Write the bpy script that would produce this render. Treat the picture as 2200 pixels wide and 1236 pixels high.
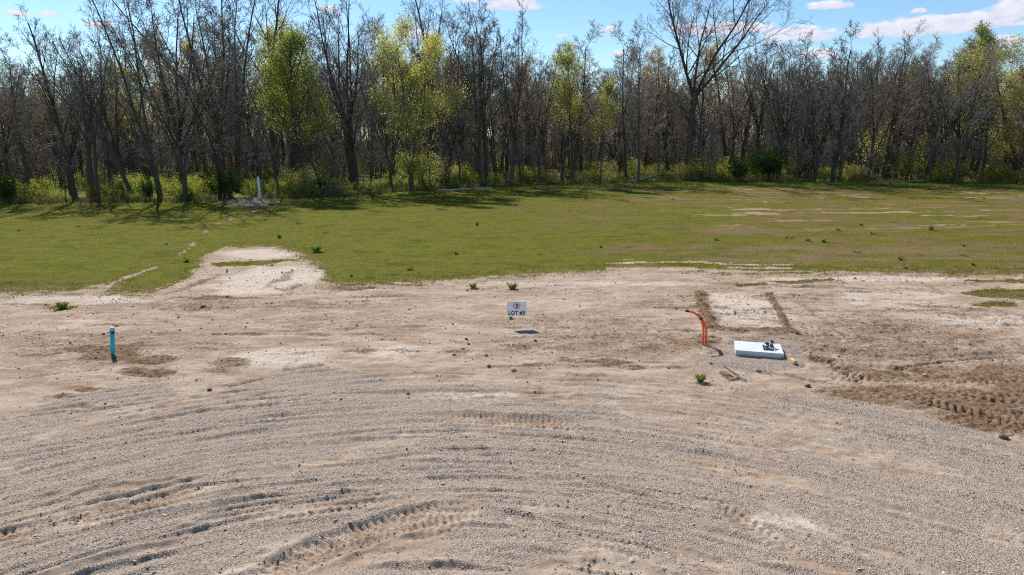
import bpy, math, random
import numpy as np
from mathutils import Vector, Matrix

for o in list(bpy.data.objects):
    bpy.data.objects.remove(o)
SC = bpy.context.scene
COL = SC.collection
R = math.radians

# ------------------------------------------------------------------ camera, sky, sun, exposure
CAM_H, PITCH, FPX = 5.7, R(12.2), 1467.0
cam = bpy.data.cameras.new('camera')
cam.lens = 24.0; cam.sensor_width = 36.0; cam.clip_start = 0.1; cam.clip_end = 6000
cam_o = bpy.data.objects.new('camera', cam); COL.objects.link(cam_o)
cam_o.location = (0, 0, CAM_H); cam_o.rotation_euler = (math.pi/2 - PITCH, 0, 0)
SC.camera = cam_o

SUN_DIR = Vector((-0.50, 0.90, 1.0)).normalized()          # towards the sun
SUN_EL = math.asin(SUN_DIR.z); SUN_AZ = math.atan2(SUN_DIR.x, SUN_DIR.y)
sun = bpy.data.lights.new('sun', 'SUN'); sun.energy = 5.0; sun.angle = R(0.53); sun.color = (1.0, 0.955, 0.88)
sun_o = bpy.data.objects.new('sun', sun); COL.objects.link(sun_o)
sun_o.rotation_euler = (-SUN_DIR).to_track_quat('-Z', 'Y').to_euler()
sun_o.location = (-40, 60, 80)

SC.view_settings.view_transform = 'Standard'; SC.view_settings.look = 'None'
SC.view_settings.exposure = 0.36; SC.view_settings.gamma = 1.0
SC.view_settings.use_curve_mapping = False
SC.cycles.max_bounces = 6; SC.cycles.diffuse_bounces = 2; SC.cycles.glossy_bounces = 2
SC.cycles.transmission_bounces = 3; SC.cycles.transparent_max_bounces = 6
SC.cycles.use_denoising = False; SC.cycles.pixel_filter_type = 'BLACKMAN_HARRIS'; SC.cycles.filter_width = 1.15; SC.cycles.sample_clamp_indirect = 4.0

class NT:
    """small helper for node trees"""
    def __init__(s, tree): s.t = tree; s.N = tree.nodes; s.L = tree.links
    def n(s, typ, **kw):
        nd = s.N.new(typ)
        for k, v in kw.items(): setattr(nd, k, v)
        return nd
    def link(s, a, b): s.L.new(a, b)
    def put(s, sock, v):
        if isinstance(v, bpy.types.NodeSocket): s.L.new(v, sock)
        else: sock.default_value = v
    def math(s, op, a, b=None, c=None, clamp=False):
        nd = s.n('ShaderNodeMath', operation=op, use_clamp=clamp)
        for i, v in enumerate((a, b, c)):
            if v is not None: s.put(nd.inputs[i], v)
        return nd.outputs[0]
    def mix(s, f, a, b):
        nd = s.n('ShaderNodeMix', data_type='RGBA')
        s.put(nd.inputs[0], f); s.put(nd.inputs[6], a); s.put(nd.inputs[7], b)
        return nd.outputs[2]
    def mixf(s, f, a, b):
        nd = s.n('ShaderNodeMix', data_type='FLOAT')
        s.put(nd.inputs[0], f); s.put(nd.inputs[2], a); s.put(nd.inputs[3], b)
        return nd.outputs[0]
    def noise(s, vec, scale, detail=4, rough=.55, dist=0.0):
        nd = s.n('ShaderNodeTexNoise')
        if vec is not None: s.L.new(vec, nd.inputs['Vector'])
        nd.inputs['Scale'].default_value = scale; nd.inputs['Detail'].default_value = detail
        nd.inputs['Roughness'].default_value = rough; nd.inputs['Distortion'].default_value = dist
        return nd.outputs[0]
    def scalev(s, vec, v):
        nd = s.n('ShaderNodeVectorMath', operation='MULTIPLY')
        s.L.new(vec, nd.inputs[0]); nd.inputs[1].default_value = v
        return nd.outputs[0]
    def step(s, v, a, b):
        nd = s.n('ShaderNodeMapRange', interpolation_type='SMOOTHSTEP')
        s.put(nd.inputs[0], v); nd.inputs[1].default_value = a; nd.inputs[2].default_value = b
        nd.inputs[3].default_value = 0; nd.inputs[4].default_value = 1
        return nd.outputs[0]
    def ramp(s, f, stops):
        nd = s.n('ShaderNodeValToRGB'); e = nd.color_ramp.elements
        while len(e) < len(stops): e.new(0.5)
        for k, (p, c) in enumerate(stops): e[k].position = p; e[k].color = (*c, 1)
        s.put(nd.inputs[0], f)
        return nd.outputs[0]

def px_dir(px, py):
    """azimuth and elevation of a direction in the photograph's 2200 x 1236 frame"""
    u, v = (px - 1100)/FPX, -(py - 618)/FPX
    y = math.cos(PITCH) + v*math.sin(PITCH); z = -math.sin(PITCH) + v*math.cos(PITCH)
    return math.atan2(u, y), math.atan2(z, math.hypot(u, y))

w = bpy.data.worlds.new('World'); SC.world = w; w.use_nodes = True
k = NT(w.node_tree); k.N.clear()
sky = k.n('ShaderNodeTexSky', sky_type='NISHITA', sun_disc=False, sun_elevation=SUN_EL, sun_rotation=SUN_AZ)
sky.altitude = 200; sky.air_density = 1.0; sky.dust_density = 0.12; sky.ozone_density = 2.2
hs = k.n('ShaderNodeHueSaturation'); hs.inputs['Saturation'].default_value = 1.10; hs.inputs['Value'].default_value = 1.0
tint = k.n('ShaderNodeMix', data_type='RGBA', blend_type='MULTIPLY'); tint.inputs[0].default_value = 1; tint.inputs[7].default_value = (.93, 1.0, 1.03, 1)
k.link(sky.outputs[0], tint.inputs[6]); k.link(tint.outputs[2], hs.inputs['Color'])
geo = k.n('ShaderNodeNewGeometry')
dirn = k.n('ShaderNodeVectorMath', operation='SCALE'); dirn.inputs[3].default_value = -1.0
k.link(geo.outputs['Incoming'], dirn.inputs[0]); D = dirn.outputs[0]
wn = k.n('ShaderNodeTexNoise'); wn.inputs['Scale'].default_value = 22; wn.inputs['Detail'].default_value = 5
wn.inputs['Roughness'].default_value = .6
k.link(k.scalev(D, (1, 1, 2.2)), wn.inputs['Vector'])
sep = k.n('ShaderNodeSeparateXYZ'); k.link(D, sep.inputs[0])
sw = k.n('ShaderNodeSeparateColor'); k.link(wn.outputs[1], sw.inputs[0])
az = k.math('ADD', k.math('ARCTAN2', sep.outputs[0], sep.outputs[1]), k.math('MULTIPLY', k.math('SUBTRACT', sw.outputs[0], .5), .030))
el = k.math('ADD', k.math('ARCSINE', sep.outputs[2]), k.math('MULTIPLY', k.math('SUBTRACT', sw.outputs[1], .5), .014))
CLOUDS = [(1100,14,60,15),(1303,66,20,8),(1778,15,44,10),(1715,78,72,18),(2010,58,150,20),(2070,44,80,14),(1920,70,70,12),
          (2186,22,42,18),(40,28,20,6),(102,31,22,6),(218,53,26,9),(1213,77,16,5),(1340,116,28,9),(1973,26,12,6),(1560,66,95,15),
          (1765,116,40,13),(880,76,45,14),(1000,3,30,6),(2130,96,42,13),(705,22,26,7),(1480,60,50,10),(1600,-60,90,20),(500,-90,120,22),(1900,-120,140,26),(-300,40,110,18),(2600,60,120,20)]
best = None; hgt = None
for (cx, cy, rx, ry) in CLOUDS:
    a, e = px_dir(cx, cy); ra, re = rx/FPX*1.05, ry/FPX*1.1
    da = k.math('DIVIDE', k.math('SUBTRACT', az, a), ra)
    de = k.math('DIVIDE', k.math('SUBTRACT', el, e), re)
    dd = k.math('MAXIMUM', de, k.math('MULTIPLY', de, -1.7))
    v = k.math('SUBTRACT', 1.0, k.math('ADD', k.math('MULTIPLY', da, da), k.math('MULTIPLY', dd, dd)))
    if best is None: best, hgt = v, de
    else:
        gt = k.math('GREATER_THAN', v, best)
        hgt = k.mixf(gt, hgt, de); best = k.math('MAXIMUM', best, v)
fine = k.noise(k.scalev(D, (1, 1, 2.0)), 70, 6, .62)
body = k.math('ADD', best, k.math('MULTIPLY', k.math('SUBTRACT', fine, .5), 1.5))
wide = k.noise(k.scalev(D, (1, 1, 3.2)), 7.5, 6, .6)                       # the same fair-weather clouds over the rest of the sky
mask = k.math('MAXIMUM', k.math('MULTIPLY', k.step(body, -.05, .55), .93), k.math('MULTIPLY', k.step(wide, .66, .74), .7))
mask = k.math('MULTIPLY', mask, k.step(el, .01, .05))
tone = k.math('ADD', k.math('MULTIPLY', hgt, .35), k.math('ADD', k.math('MULTIPLY', k.math('SUBTRACT', fine, .5), 1.3), .48), clamp=True)
ccol = k.mix(tone, (4.6, 4.8, 6.3, 1), (7.4, 7.3, 7.6, 1))
bg = k.n('ShaderNodeBackground'); bg.inputs['Strength'].default_value = 0.105
k.link(k.mix(mask, hs.outputs[0], ccol), bg.inputs[0])
k.link(bg.outputs[0], k.n('ShaderNodeOutputWorld').inputs[0])

# ------------------------------------------------------------------ helpers
rng = np.random.default_rng(11); random.seed(5)

def g(px, py, z=0.0):
    """the spot on the ground (or at height z) that the photograph shows at px, py"""
    u, v = (px - 1100)/FPX, -(py - 618)/FPX
    dy = math.cos(PITCH) + v*math.sin(PITCH); dz = -math.sin(PITCH) + v*math.cos(PITCH)
    t = (z - CAM_H)/dz
    return np.array([u*t, dy*t])

def hash2(ix, iy, seed):
    h = (ix.astype(np.int64)*374761393 + iy.astype(np.int64)*668265263 + seed*2147483647) & 0xffffffff
    h = ((h ^ (h >> 13))*1274126177) & 0xffffffff
    h = ((h ^ (h >> 15))*2246822519) & 0xffffffff
    return ((h ^ (h >> 16)) & 0xffffff)/float(0xffffff)

def vn(x, y, seed=0):
    ix, iy = np.floor(x), np.floor(y); fx, fy = x-ix, y-iy
    fx = fx*fx*(3-2*fx); fy = fy*fy*(3-2*fy)
    a, b = hash2(ix, iy, seed), hash2(ix+1, iy, seed); c, d = hash2(ix, iy+1, seed), hash2(ix+1, iy+1, seed)
    return (a*(1-fx)+b*fx)*(1-fy) + (c*(1-fx)+d*fx)*fy

def fbm(x, y, oct=4, seed=0, gain=.5):
    s, a, t = 0, 1.0, 0
    for i in range(oct):
        s = s + a*vn(x*2**i + 17.3*i, y*2**i - 9.1*i, seed+i*7); t += a; a *= gain
    return s/t

def inpoly(x, y, P):
    r = np.zeros(x.shape, bool); n = len(P)
    for i in range(n):
        x1, y1 = P[i]; x2, y2 = P[(i+1) % n]
        if y1 == y2: continue
        c = ((y1 > y) != (y2 > y)) & (x < (x2-x1)*(y-y1)/(y2-y1) + x1)
        r ^= c
    return r

def sstep(v, a, b):
    t = np.clip((v-a)/(b-a), 0, 1); return t*t*(3-2*t)

def curve(pts, n=26):
    """a smooth run through ground points"""
    P = np.array(pts); t = np.linspace(0, len(P)-1, n)
    Q = np.vstack([2*P[0]-P[1], P, 2*P[-1]-P[-2]]); out = []
    for s in t:
        i = min(int(s), len(P)-2); f = s-i; p0, p1, p2, p3 = Q[i:i+4]
        out.append(.5*((2*p1)+(-p0+p2)*f+(2*p0-5*p1+4*p2-p3)*f*f+(-p0+3*p1-3*p2+p3)*f**3))
    return np.array(out)

def along(x, y, C, reach):
    """distance across and length along a run C for the points near it"""
    lo, hi = C.min(0)-reach, C.max(0)+reach
    idx = np.where((x > lo[0]) & (x < hi[0]) & (y > lo[1]) & (y < hi[1]))[0]
    X, Y = x[idx], y[idx]
    bd = np.full(len(idx), 1e9); bs = np.zeros(len(idx)); bt = np.zeros(len(idx)); s0 = 0
    for i in range(len(C)-1):
        a, b = C[i], C[i+1]; d = b-a; L = math.hypot(*d)
        t = np.clip(((X-a[0])*d[0]+(Y-a[1])*d[1])/(L*L), 0, 1)
        ex, ey = X-a[0]-t*d[0], Y-a[1]-t*d[1]; dist = np.hypot(ex, ey)
        m = dist < bd
        bd = np.where(m, dist, bd); bs = np.where(m, s0+t*L, bs); bt = np.where(m, np.sign(d[0]*ey-d[1]*ex)*dist, bt)
        s0 += L
    k = bd < reach
    return idx[k], bt[k], bs[k], s0

# ------------------------------------------------------------------ the lie of the ground
GP = lambda L: [tuple(g(*p)) for p in L]
GRAVEL = GP([(-1200,1000),(-300,930),(0,890),(100,867),(200,843),(247,828),(333,822),(420,838),(500,835),(600,795),(667,778),(740,793),(900,800),(1066,807),(1300,803),(1466,815),(1566,828),(1733,846),(1866,868),(2033,914),(2200,946),(2600,1010),(3400,1120)]) + [(40,-3),(-40,-3)]
PADGRAVEL = GP([(1486,782),(1530,758),(1570,738),(1640,728),(1705,734),(1745,756),(1728,788),(1640,800),(1560,796)])
GRASS = GP([(-1500,640),(-300,632),(0,627),(150,628),(225,606),(240,628),(330,632),(385,612),(425,575),(440,545),(480,531),(600,530),(640,545),(690,578),(703,612),(760,613),(900,604),(1100,591),(1300,581),(1400,577),(1560,588),(1700,592),(1800,585),(2000,588),(2200,592),(2600,596),(3800,600)]) + [(140,300),(-140,300)]
ISLES = [GP(p) for p in ([(2060,603),(2200,601),(2500,604),(2500,608),(2200,608),(2100,607)], [(2060,632),(2110,624),(2200,624),(2500,628),(2500,643),(2200,644),(2100,639)],
         [(2085,655),(2130,650),(2175,652),(2180,660),(2120,661)], [(455,566),(560,560),(650,556),(560,569),(470,574)], [(1580,611),(1640,607),(1650,612),(1590,616)], [(110,662),(150,658),(158,664),(118,668)],
         [(1660,606),(1780,598),(1800,603),(1690,610)])]
EDGE = np.array(GP([(-1400,452),(-500,446),(0,440),(300,437),(540,432),(740,424),(880,412),(1100,403),(1300,397),(1480,394),(1800,394),(2200,399),(2700,404),(3600,412)]))
def edge_y(x): return np.interp(x, EDGE[:,0], EDGE[:,1])

BLOBS = [(p[0], p[1], p[2], p[3], p[4]) for p in (      # fresh brown soil: px, py, half width, half height, strength
    (1900,850,140,26,.75),(2060,860,190,34,.78),(2150,905,150,34,.75),(1990,805,190,26,.62),(2230,830,160,60,.72),(2330,900,120,60,.7),(1880,740,120,30,.4),(1830,790,70,14,.75),(1760,770,50,10,.8),
    (1610,709,80,5,.7),(243,764,70,13,1.1),(195,748,65,10,.85),(275,745,30,14,.95),(335,772,55,10,1.0),(315,795,65,10,1.15),(150,850,40,6,.9),(210,835,45,6,.9),
    (1330,735,260,40,.36),(1930,735,330,60,.40),(230,745,300,50,.30),(1250,690,260,22,.26),(760,690,260,26,.26),(520,655,300,14,.34),(1130,745,110,16,.34),(500,775,50,10,.5),(480,790,40,10,.5),(1300,780,60,9,.75),(1240,772,40,7,.6),(1360,790,40,6,.6),(1480,735,70,12,.7),(1400,745,60,10,.5),(1120,742,80,10,.45),(1565,812,14,10,.8),(1880,700,80,30,.35),(1950,730,90,20,.3),(1000,690,120,9,.25),
    (400,660,120,8,.4),(460,640,120,6,.6),(250,655,100,6,.35),(700,655,160,8,.35),(870,612,50,3,.7),(760,618,60,3,.6),(1450,655,140,14,.3),(600,600,18,26,.45),(620,620,20,16,.4),(505,838,40,6,.4),(700,690,100,8,.25),(100,740,120,20,.25),(420,610,18,26,.45),(2140,680,120,20,.3))]
PALES = [(585,600,125,40,1.),(560,545,100,14,.8),(1602,664,84,46,1.),(610,765,150,26,.8),(180,645,200,12,.7),(1920,645,170,26,.55),(2130,690,120,26,.5),(880,760,120,22,.5),(1180,655,140,14,.45),(60,700,140,26,.35),(1250,610,300,8,.6),(1900,600,300,6,.8),(420,835,90,14,.6),(1000,850,160,22,.5),(930,935,70,10,.7),(1700,1120,110,26,.7),(1830,1180,110,30,.5)]
TRENCH = [([(1503,628),(1508,655),(1522,685),(1530,702)],.22,.06),([(1530,704),(1600,710),(1700,712)],.24,.05),([(1650,632),(1672,668),(1690,705)],.14,.04)]
ALONGS = [  # worn tyre marks: points, half width, depth, tread spacing (0: none), tread height
    ([(-160,1190),(60,1140),(200,1105),(370,1072),(470,1055)],.24,.030,.10,.028), ([(480,1290),(640,1200),(760,1155),(900,1112),(1090,1085)],.30,.040,.115,.040), ([(820,1160),(900,1140),(990,1130),(1060,1135)],.24,.02,.14,.028),
    ([(900,894),(985,898),(1080,904),(1190,913),(1290,926)],.28,.030,.12,.034), ([(480,1128),(560,1112),(690,1096),(820,1072),(920,1050)],.20,.018,.14,.024), ([(1490,1050),(1570,1100),(1650,1150),(1760,1220)],.2,.02,.14,.026),
    ([(1180,1180),(1300,1165),(1400,1200)],.22,.02,.14,.022), ([(700,1085),(800,1080),(950,1062)],.16,.012,.13,.02),
    ([(1760,800),(1850,812),(1900,826)],.26,.03,.16,.06), ([(1990,830),(2080,850),(2300,872)],.30,.03,.18,.075), ([(2030,885),(2120,892),(2320,905)],.28,.03,.16,.075), ([(1900,842),(2000,868),(2230,930)],.26,.03,.16,.06),
    ([(1990,815),(2080,818),(2260,822)],.24,.025,.16,.06),([(1700,740),(1800,790),(1900,830)],.25,.02,.2,.05),
    ([(120,795),(200,790),(280,780)],.25,.02,.18,.026), ([(250,822),(330,812),(400,806)],.25,.02,.18,.028),
    ([(1640,765),(1760,800),(1880,830),(2000,862)],.2,.03,0,0), ([(1740,745),(1830,778),(1960,800)],.2,.03,0,0), ([(1900,800),(2040,776),(2220,765)],.1,.035,0,0), ([(1700,640),(1780,690),(1850,745)],.16,.02,0,0), ([(1730,690),(1760,735)],.2,.03,0,0), ([(1800,660),(1950,690),(2200,720)],.18,.02,0,0),
    ([(330,660),(390,677),(460,682),(600,680)],.10,.03,0,0), ([(310,675),(360,692),(430,694)],.10,.03,0,0), ([(20,730),(50,715),(150,705)],.12,.03,0,0), ([(40,745),(90,750),(140,770)],.16,.025,0,0),
    ([(640,655),(900,640),(1300,630)],.10,.02,0,0), ([(540,637),(700,628),(900,612),(1020,605)],.09,.035,0,0), ([(700,615),(860,608),(960,606)],.14,.045,0,0), ([(1380,607),(1500,603),(1620,600)],.12,.045,0,0),([(1400,590),(1480,585),(1560,588)],.1,.04,0,0),
    ([(740,742),(790,762),(800,772)],.12,.03,0,0), ([(800,740),(880,765),(900,790)],.1,.02,0,0), ([(770,787),(830,768)],.08,.04,0,0), ([(0,815),(80,808),(170,798)],.12,.04,0,0), ([(100,838),(170,830),(230,820)],.10,.04,0,0),
    ([(130,870),(200,878),(260,873)],.18,.05,0,0), ([(400,838),(520,822),(600,800)],.10,.04,0,0), ([(490,862),(560,850),(620,835)],.12,.04,0,0), ([(920,805),(1000,806),(1060,803)],.06,.03,0,0), ([(1340,655),(1420,653),(1500,655)],.08,.03,0,0),
    ([(430,460),(480,500),(440,545)],.1,.0,0,0), ([(520,455),(470,500),(380,560),(240,612)],.16,.05,0,0), ([(1850,595),(1980,612),(2040,640)],.15,.03,0,0), ([(1700,600),(1850,605),(2200,620)],.14,.035,0,0)]
ALONG_W = [(curve(GP(p)), hw, dp, sp, th) for (p, hw, dp, sp, th) in ALONGS]
TR_W = [(curve(GP(p)), hw, th) for (p, hw, th) in TRENCH]
PIPE_W = g(559, 434)
CX, CY = -1.0, 1.0                                       # the wheel ruts turn about this spot

def fields(x, y):
    x = np.asarray(x, float); y = np.asarray(y, float)
    sc = np.clip(y/20, .5, 4)
    wx = x + (fbm(x*1.3, y*1.3, 4, 3)-.5)*1.1*sc**.5; wy = y + (fbm(x*1.1, y*1.6, 4, 9)-.5)*1.2*sc
    gravel = np.zeros_like(x); grass = np.zeros_like(x)
    for q in range(3):                                        # three uneven copies of each border, so that it thins out raggedly
        qx = x + (fbm(x*2.1, y*2.1, 4, 303+q, .65)-.5)*1.8; qy = y + (fbm(x*2.3, y*2.3, 4, 313+q, .65)-.5)*1.9
        grass += (inpoly(qx, qy - (q-1)*.6 + .9, GRASS)*.5 + inpoly(qx*.5+x*.5, qy*.5+y*.5 - (q-1)*.8 - .9, GRASS)*.5)/3.0
        for P in ISLES: grass = np.maximum(grass, inpoly(wx*.3+qx*.3+x*.4, wy*.3+qy*.3+y*.4, P)*.85)
        gravel += inpoly(qx*.5+wx*.5, qy*.5+wy*.5 + (q-.6)*.9*np.clip(1-np.abs(x-1)/7, 0, 1), GRAVEL)/3.0
    pg = inpoly(x*.7+wx*.3, y*.7+wy*.3, PADGRAVEL)
    gravel = np.maximum(gravel, pg*.95)
    forest = sstep(wy - edge_y(x), -.6, 1.4)
    r = np.hypot(x-CX, y-CY); th = np.arctan2(x-CX, y-CY)
    arc = fbm(r*2.6, th*3.2, 3, 21); arc2 = fbm(r*6.5, th*5.5, 3, 33)
    gravel = gravel*np.clip(.62 + sstep(arc, .34, .60)*.36 - sstep(fbm(x*.45, r*.9, 4, 41, .6), .52, .66)*.50 - .30*np.exp(-((x-.5)/5)**2-((y-16.5)/2.2)**2), 0, 1)
    gravel = np.maximum(gravel, pg*.9)
    dark = np.zeros_like(x)
    rough = np.clip(.35+fbm(x*3, y*3, 3, 51)*1.3, 0, 1.3)
    for (px, py, rx, ry, s) in BLOBS:
        c = g(px, py); ax = abs(g(px+rx, py)[0]-c[0]); ay = max(abs(g(px, py-ry)[1]-g(px, py+ry)[1])/2, .12)
        q = ((wx-c[0])/ax)**2 + ((wy*.5+y*.5-c[1])/ay)**2
        dark = np.maximum(dark, s*np.clip(1.25-q, 0, 1)*rough)
    pale = np.zeros_like(x)
    for (px, py, rx, ry, s) in PALES:
        c = g(px, py); ax = abs(g(px+rx, py)[0]-c[0]); ay = max(abs(g(px, py-ry)[1]-g(px, py+ry)[1])/2, .12)
        pale = np.maximum(pale, s*np.clip(1.5*(1-((wx-c[0])/ax)**2 - ((wy*.5+y*.5-c[1])/ay)**2), 0, 1))
    # heights
    z = (fbm(x*.35, y*.35, 3, 61)-.5)*.12
    dirt_amt = 1-np.maximum(grass, gravel)
    flow = fbm(x*.8, y*1.9, 4, 71, .6); fine = fbm(x*5, y*7, 4, 81)
    z += dirt_amt*((flow-.5)*.11 + (fine-.5)*.045)
    road = inpoly(x, y, GRAVEL); z += np.where(road, 1, gravel)*((arc-.5)*.07 + (arc2-.5)*.07 + (fbm(x*9, y*9, 3, 91)-.5)*.022)
    rut = (1-np.abs(2*fbm(r*2.6, th*1.5, 3, 95, .42)-1))**16; z += road*rut*.050*sstep(fbm(x*.7, y*.7, 3, 97), .40, .62)*(.5+fbm(x*6, y*6, 2, 98))
    rid = 1-np.abs(2*fbm(x*4.5, y*4.5, 4, 101, .6)-1)
    z += np.clip(dark, 0, 1)*((rid-.72)*.12)
    z += grass*((fbm(x*.8, y*.8, 3, 111)-.5)*.09)
    rr_ = np.random.default_rng(99)
    rw = road & (y < 18.5); acc = np.zeros_like(x)
    for q in range(92):
        cx, cy = CX+rr_.normal(0, 1.6), CY+rr_.normal(0, 1.2); rad = rr_.uniform(6.5, 16.5); a0 = rr_.uniform(-1.0, 1.0); ha = rr_.uniform(.08, .32); hh = rr_.uniform(.016, .036); pair = rr_.uniform(0, 1) < .4
        tq = np.hypot(x-cx, y-cy) - rad; i = np.where(rw & (np.abs(tq) < .6))[0]
        if not len(i): continue
        tt = tq[i] + (vn(x[i]*1.2, y[i]*1.2, 900+q)-.5)*.12; aq = np.abs(np.arctan2(x[i]-cx, y[i]-cy)-a0)
        fd = (1-sstep(aq, ha*.5, ha))*np.clip(2.2*vn(x[i]*2.3, y[i]*2.3, 950+q)-.35, 0, 1.1)
        fd = fd*(.55+.9*vn(x[i]*11, y[i]*11, 41))*np.clip(1-np.abs(acc[i])*22, .15, 1); dz = hh*fd*(np.exp(-(tt/.04)**2) - .45*np.exp(-((tt+.09)/.06)**2)); z[i] += dz; acc[i] += dz
        if pair: z[i] += hh*.8*fd*(np.exp(-((tt-.30)/.045)**2) - .5*np.exp(-((tt-.15)/.10)**2)); gravel[i] *= 1-.45*fd*(np.abs(tt-.15) < .16)
    db = (~road) & (y < 30) & (grass < .5)
    for q in range(78):
        y0 = rr_.uniform(16.5, 27.5); k1 = rr_.normal(0, .05); k2 = rr_.normal(0, .0022); xc = rr_.uniform(-20, 20); hl = rr_.uniform(1.5, 6); hh = rr_.uniform(.02, .05)
        if q > 45: y0 = rr_.uniform(16, 25); xc = rr_.uniform(6, 17); k1 = rr_.uniform(-.8, -.15); k2 = rr_.uniform(-.01, .02); hl = rr_.uniform(1.0, 3.2)
        tq = y - (y0 + k1*(x-xc) + k2*(x-xc)**2); i = np.where(db & (np.abs(tq) < .5) & (np.abs(x-xc) < hl))[0]
        if not len(i): continue
        tt = tq[i] + (vn(x[i]*.9, y[i]*.9, 700+q)-.5)*.25; fd = (1-sstep(np.abs(x[i]-xc), hl*.5, hl))*np.clip(2.4*vn(x[i]*1.4, y[i]*1.4, 750+q)-.5, 0, 1.1)
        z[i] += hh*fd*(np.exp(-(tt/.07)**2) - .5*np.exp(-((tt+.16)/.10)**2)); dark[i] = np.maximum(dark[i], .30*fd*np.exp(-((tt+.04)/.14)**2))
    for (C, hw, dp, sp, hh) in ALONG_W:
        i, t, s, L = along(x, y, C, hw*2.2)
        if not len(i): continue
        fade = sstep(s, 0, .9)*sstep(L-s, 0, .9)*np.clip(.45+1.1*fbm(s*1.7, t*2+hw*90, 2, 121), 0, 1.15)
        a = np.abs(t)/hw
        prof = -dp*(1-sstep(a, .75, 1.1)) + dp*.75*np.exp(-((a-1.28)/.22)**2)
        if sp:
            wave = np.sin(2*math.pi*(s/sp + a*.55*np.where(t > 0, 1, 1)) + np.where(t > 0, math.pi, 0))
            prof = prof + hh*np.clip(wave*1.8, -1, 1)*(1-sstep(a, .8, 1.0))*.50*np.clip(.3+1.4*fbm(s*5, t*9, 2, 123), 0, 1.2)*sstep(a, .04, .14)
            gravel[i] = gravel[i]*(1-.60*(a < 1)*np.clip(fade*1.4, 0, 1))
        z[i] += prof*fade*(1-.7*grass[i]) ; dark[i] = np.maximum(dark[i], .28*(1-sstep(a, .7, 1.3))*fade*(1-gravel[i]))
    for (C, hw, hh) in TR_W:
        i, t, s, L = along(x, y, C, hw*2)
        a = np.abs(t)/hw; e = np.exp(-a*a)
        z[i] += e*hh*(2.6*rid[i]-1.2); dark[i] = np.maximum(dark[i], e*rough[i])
    d2 = ((x-PIPE_W[0]+1.1)/2.6)**2 + ((y-PIPE_W[1]-.6)/2.0)**2
    m = np.exp(-d2); z += m*.34*(.7+.6*rid); 
    md = np.exp(-(((x-PIPE_W[0]+.3)/2.3)**2 + ((y-PIPE_W[1]+1.2)/2.6)**2))
    grass = grass*(1-.95*np.clip(1.6*md*rough, 0, 1)); dark = np.maximum(dark, m*.65)
    # thin bare scars in the lawn
    C = curve(GP([(560,440),(545,455),(500,470),(450,492),(380,555),(300,585),(225,615)]), 40)
    i, t, s, L = along(x, y, C, .9)
    sc_ = np.exp(-(t/.26)**2)*sstep(fbm(s*1.1, t*3+y[i]*.4, 4, 131), .42, .62)*np.where(s < 9, 1.0, .7)
    grass[i] *= 1-np.clip(sc_, 0, 1); dark[i] = np.maximum(dark[i], sc_*.3)
    bare = .8*sstep(fbm(x*.2+3, y*1.2, 5, 141, .62), .60, .68)*sstep(x, -8, 26)*sstep(y, 40, 46)*sstep(edge_y(x)-y, 6, 12)
    worn = np.clip(sstep(x+ (fbm(x*.12, y*.2, 3, 151)-.5)*40, -16, 16)*(.18+.62*sstep(fbm(x*.28, y*.8, 5, 161, .62), .36, .64)+.2*sstep(fbm(x*.09, y*.2, 2, 163), .4, .6)), 0, 1)
    worn = np.maximum(worn, .5*sstep(30-y, 0, 4))
    band = inpoly(wx, wy, GP([(1300,560),(1500,562),(1800,572),(1800,592),(1300,592)]))
    grass = grass*(1-.75*band*(fbm(x*.35, y*2.2, 3, 171) > .50))
    return z, grass, gravel, np.clip(dark, 0, 1), forest, worn, bare*grass, pale

GRID = {}
def look(x, y):
    """the ground's height and cover at given spots, read from the built sheet"""
    x = np.asarray(x, float); y = np.asarray(y, float); ys, nx = GRID['ys'], GRID['nx']
    j = np.clip(np.searchsorted(ys, y)-1, 0, len(ys)-2); f = np.clip((y-ys[j])/(ys[j+1]-ys[j]), 0, 1)
    u = np.clip((x/(.85*y+4)+1)/2*(nx-1), 0, nx-1.001); i = u.astype(int); e = u-i; out = []
    for a in GRID['f']:
        out.append((a[j, i]*(1-e)+a[j, i+1]*e)*(1-f) + (a[j+1, i]*(1-e)+a[j+1, i+1]*e)*f)
    return out
def gz(x, y):
    return float(look([x], [y])[0][0])

# ------------------------------------------------------------------ mesh helpers
def np_mesh(name, V, F, mat=None, smooth=False):
    me = bpy.data.meshes.new(name)
    V = np.asarray(V, np.float32); F = np.asarray(F, np.int32); kk = F.shape[1]
    me.vertices.add(len(V)); me.vertices.foreach_set('co', V.ravel())
    me.loops.add(F.size); me.loops.foreach_set('vertex_index', F.ravel())
    me.polygons.add(len(F)); me.polygons.foreach_set('loop_start', np.arange(0, F.size, kk, dtype=np.int32))
    me.polygons.foreach_set('use_smooth', np.full(len(F), smooth, bool))
    me.update(calc_edges=True)
    if mat: me.materials.append(mat)
    return me

def attr(me, name, v):
    a = me.attributes.new(name, 'FLOAT', 'POINT'); a.data.foreach_set('value', np.asarray(v, np.float32))

def add(name, me, parent=None):
    o = bpy.data.objects.new(name, me); COL.objects.link(o)
    if parent: o.parent = parent
    return o

def tag(o, label=None, cat=None, group=None, kind=None):
    if label: o['label'] = label
    if cat: o['category'] = cat
    if group: o['group'] = group
    if kind: o['kind'] = kind
    return o

def empty(name, loc, rz=0.0):
    o = bpy.data.objects.new(name, None); COL.objects.link(o); o.location = loc; o.rotation_euler = (0, 0, rz)
    o.empty_display_size = .2
    return o

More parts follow.
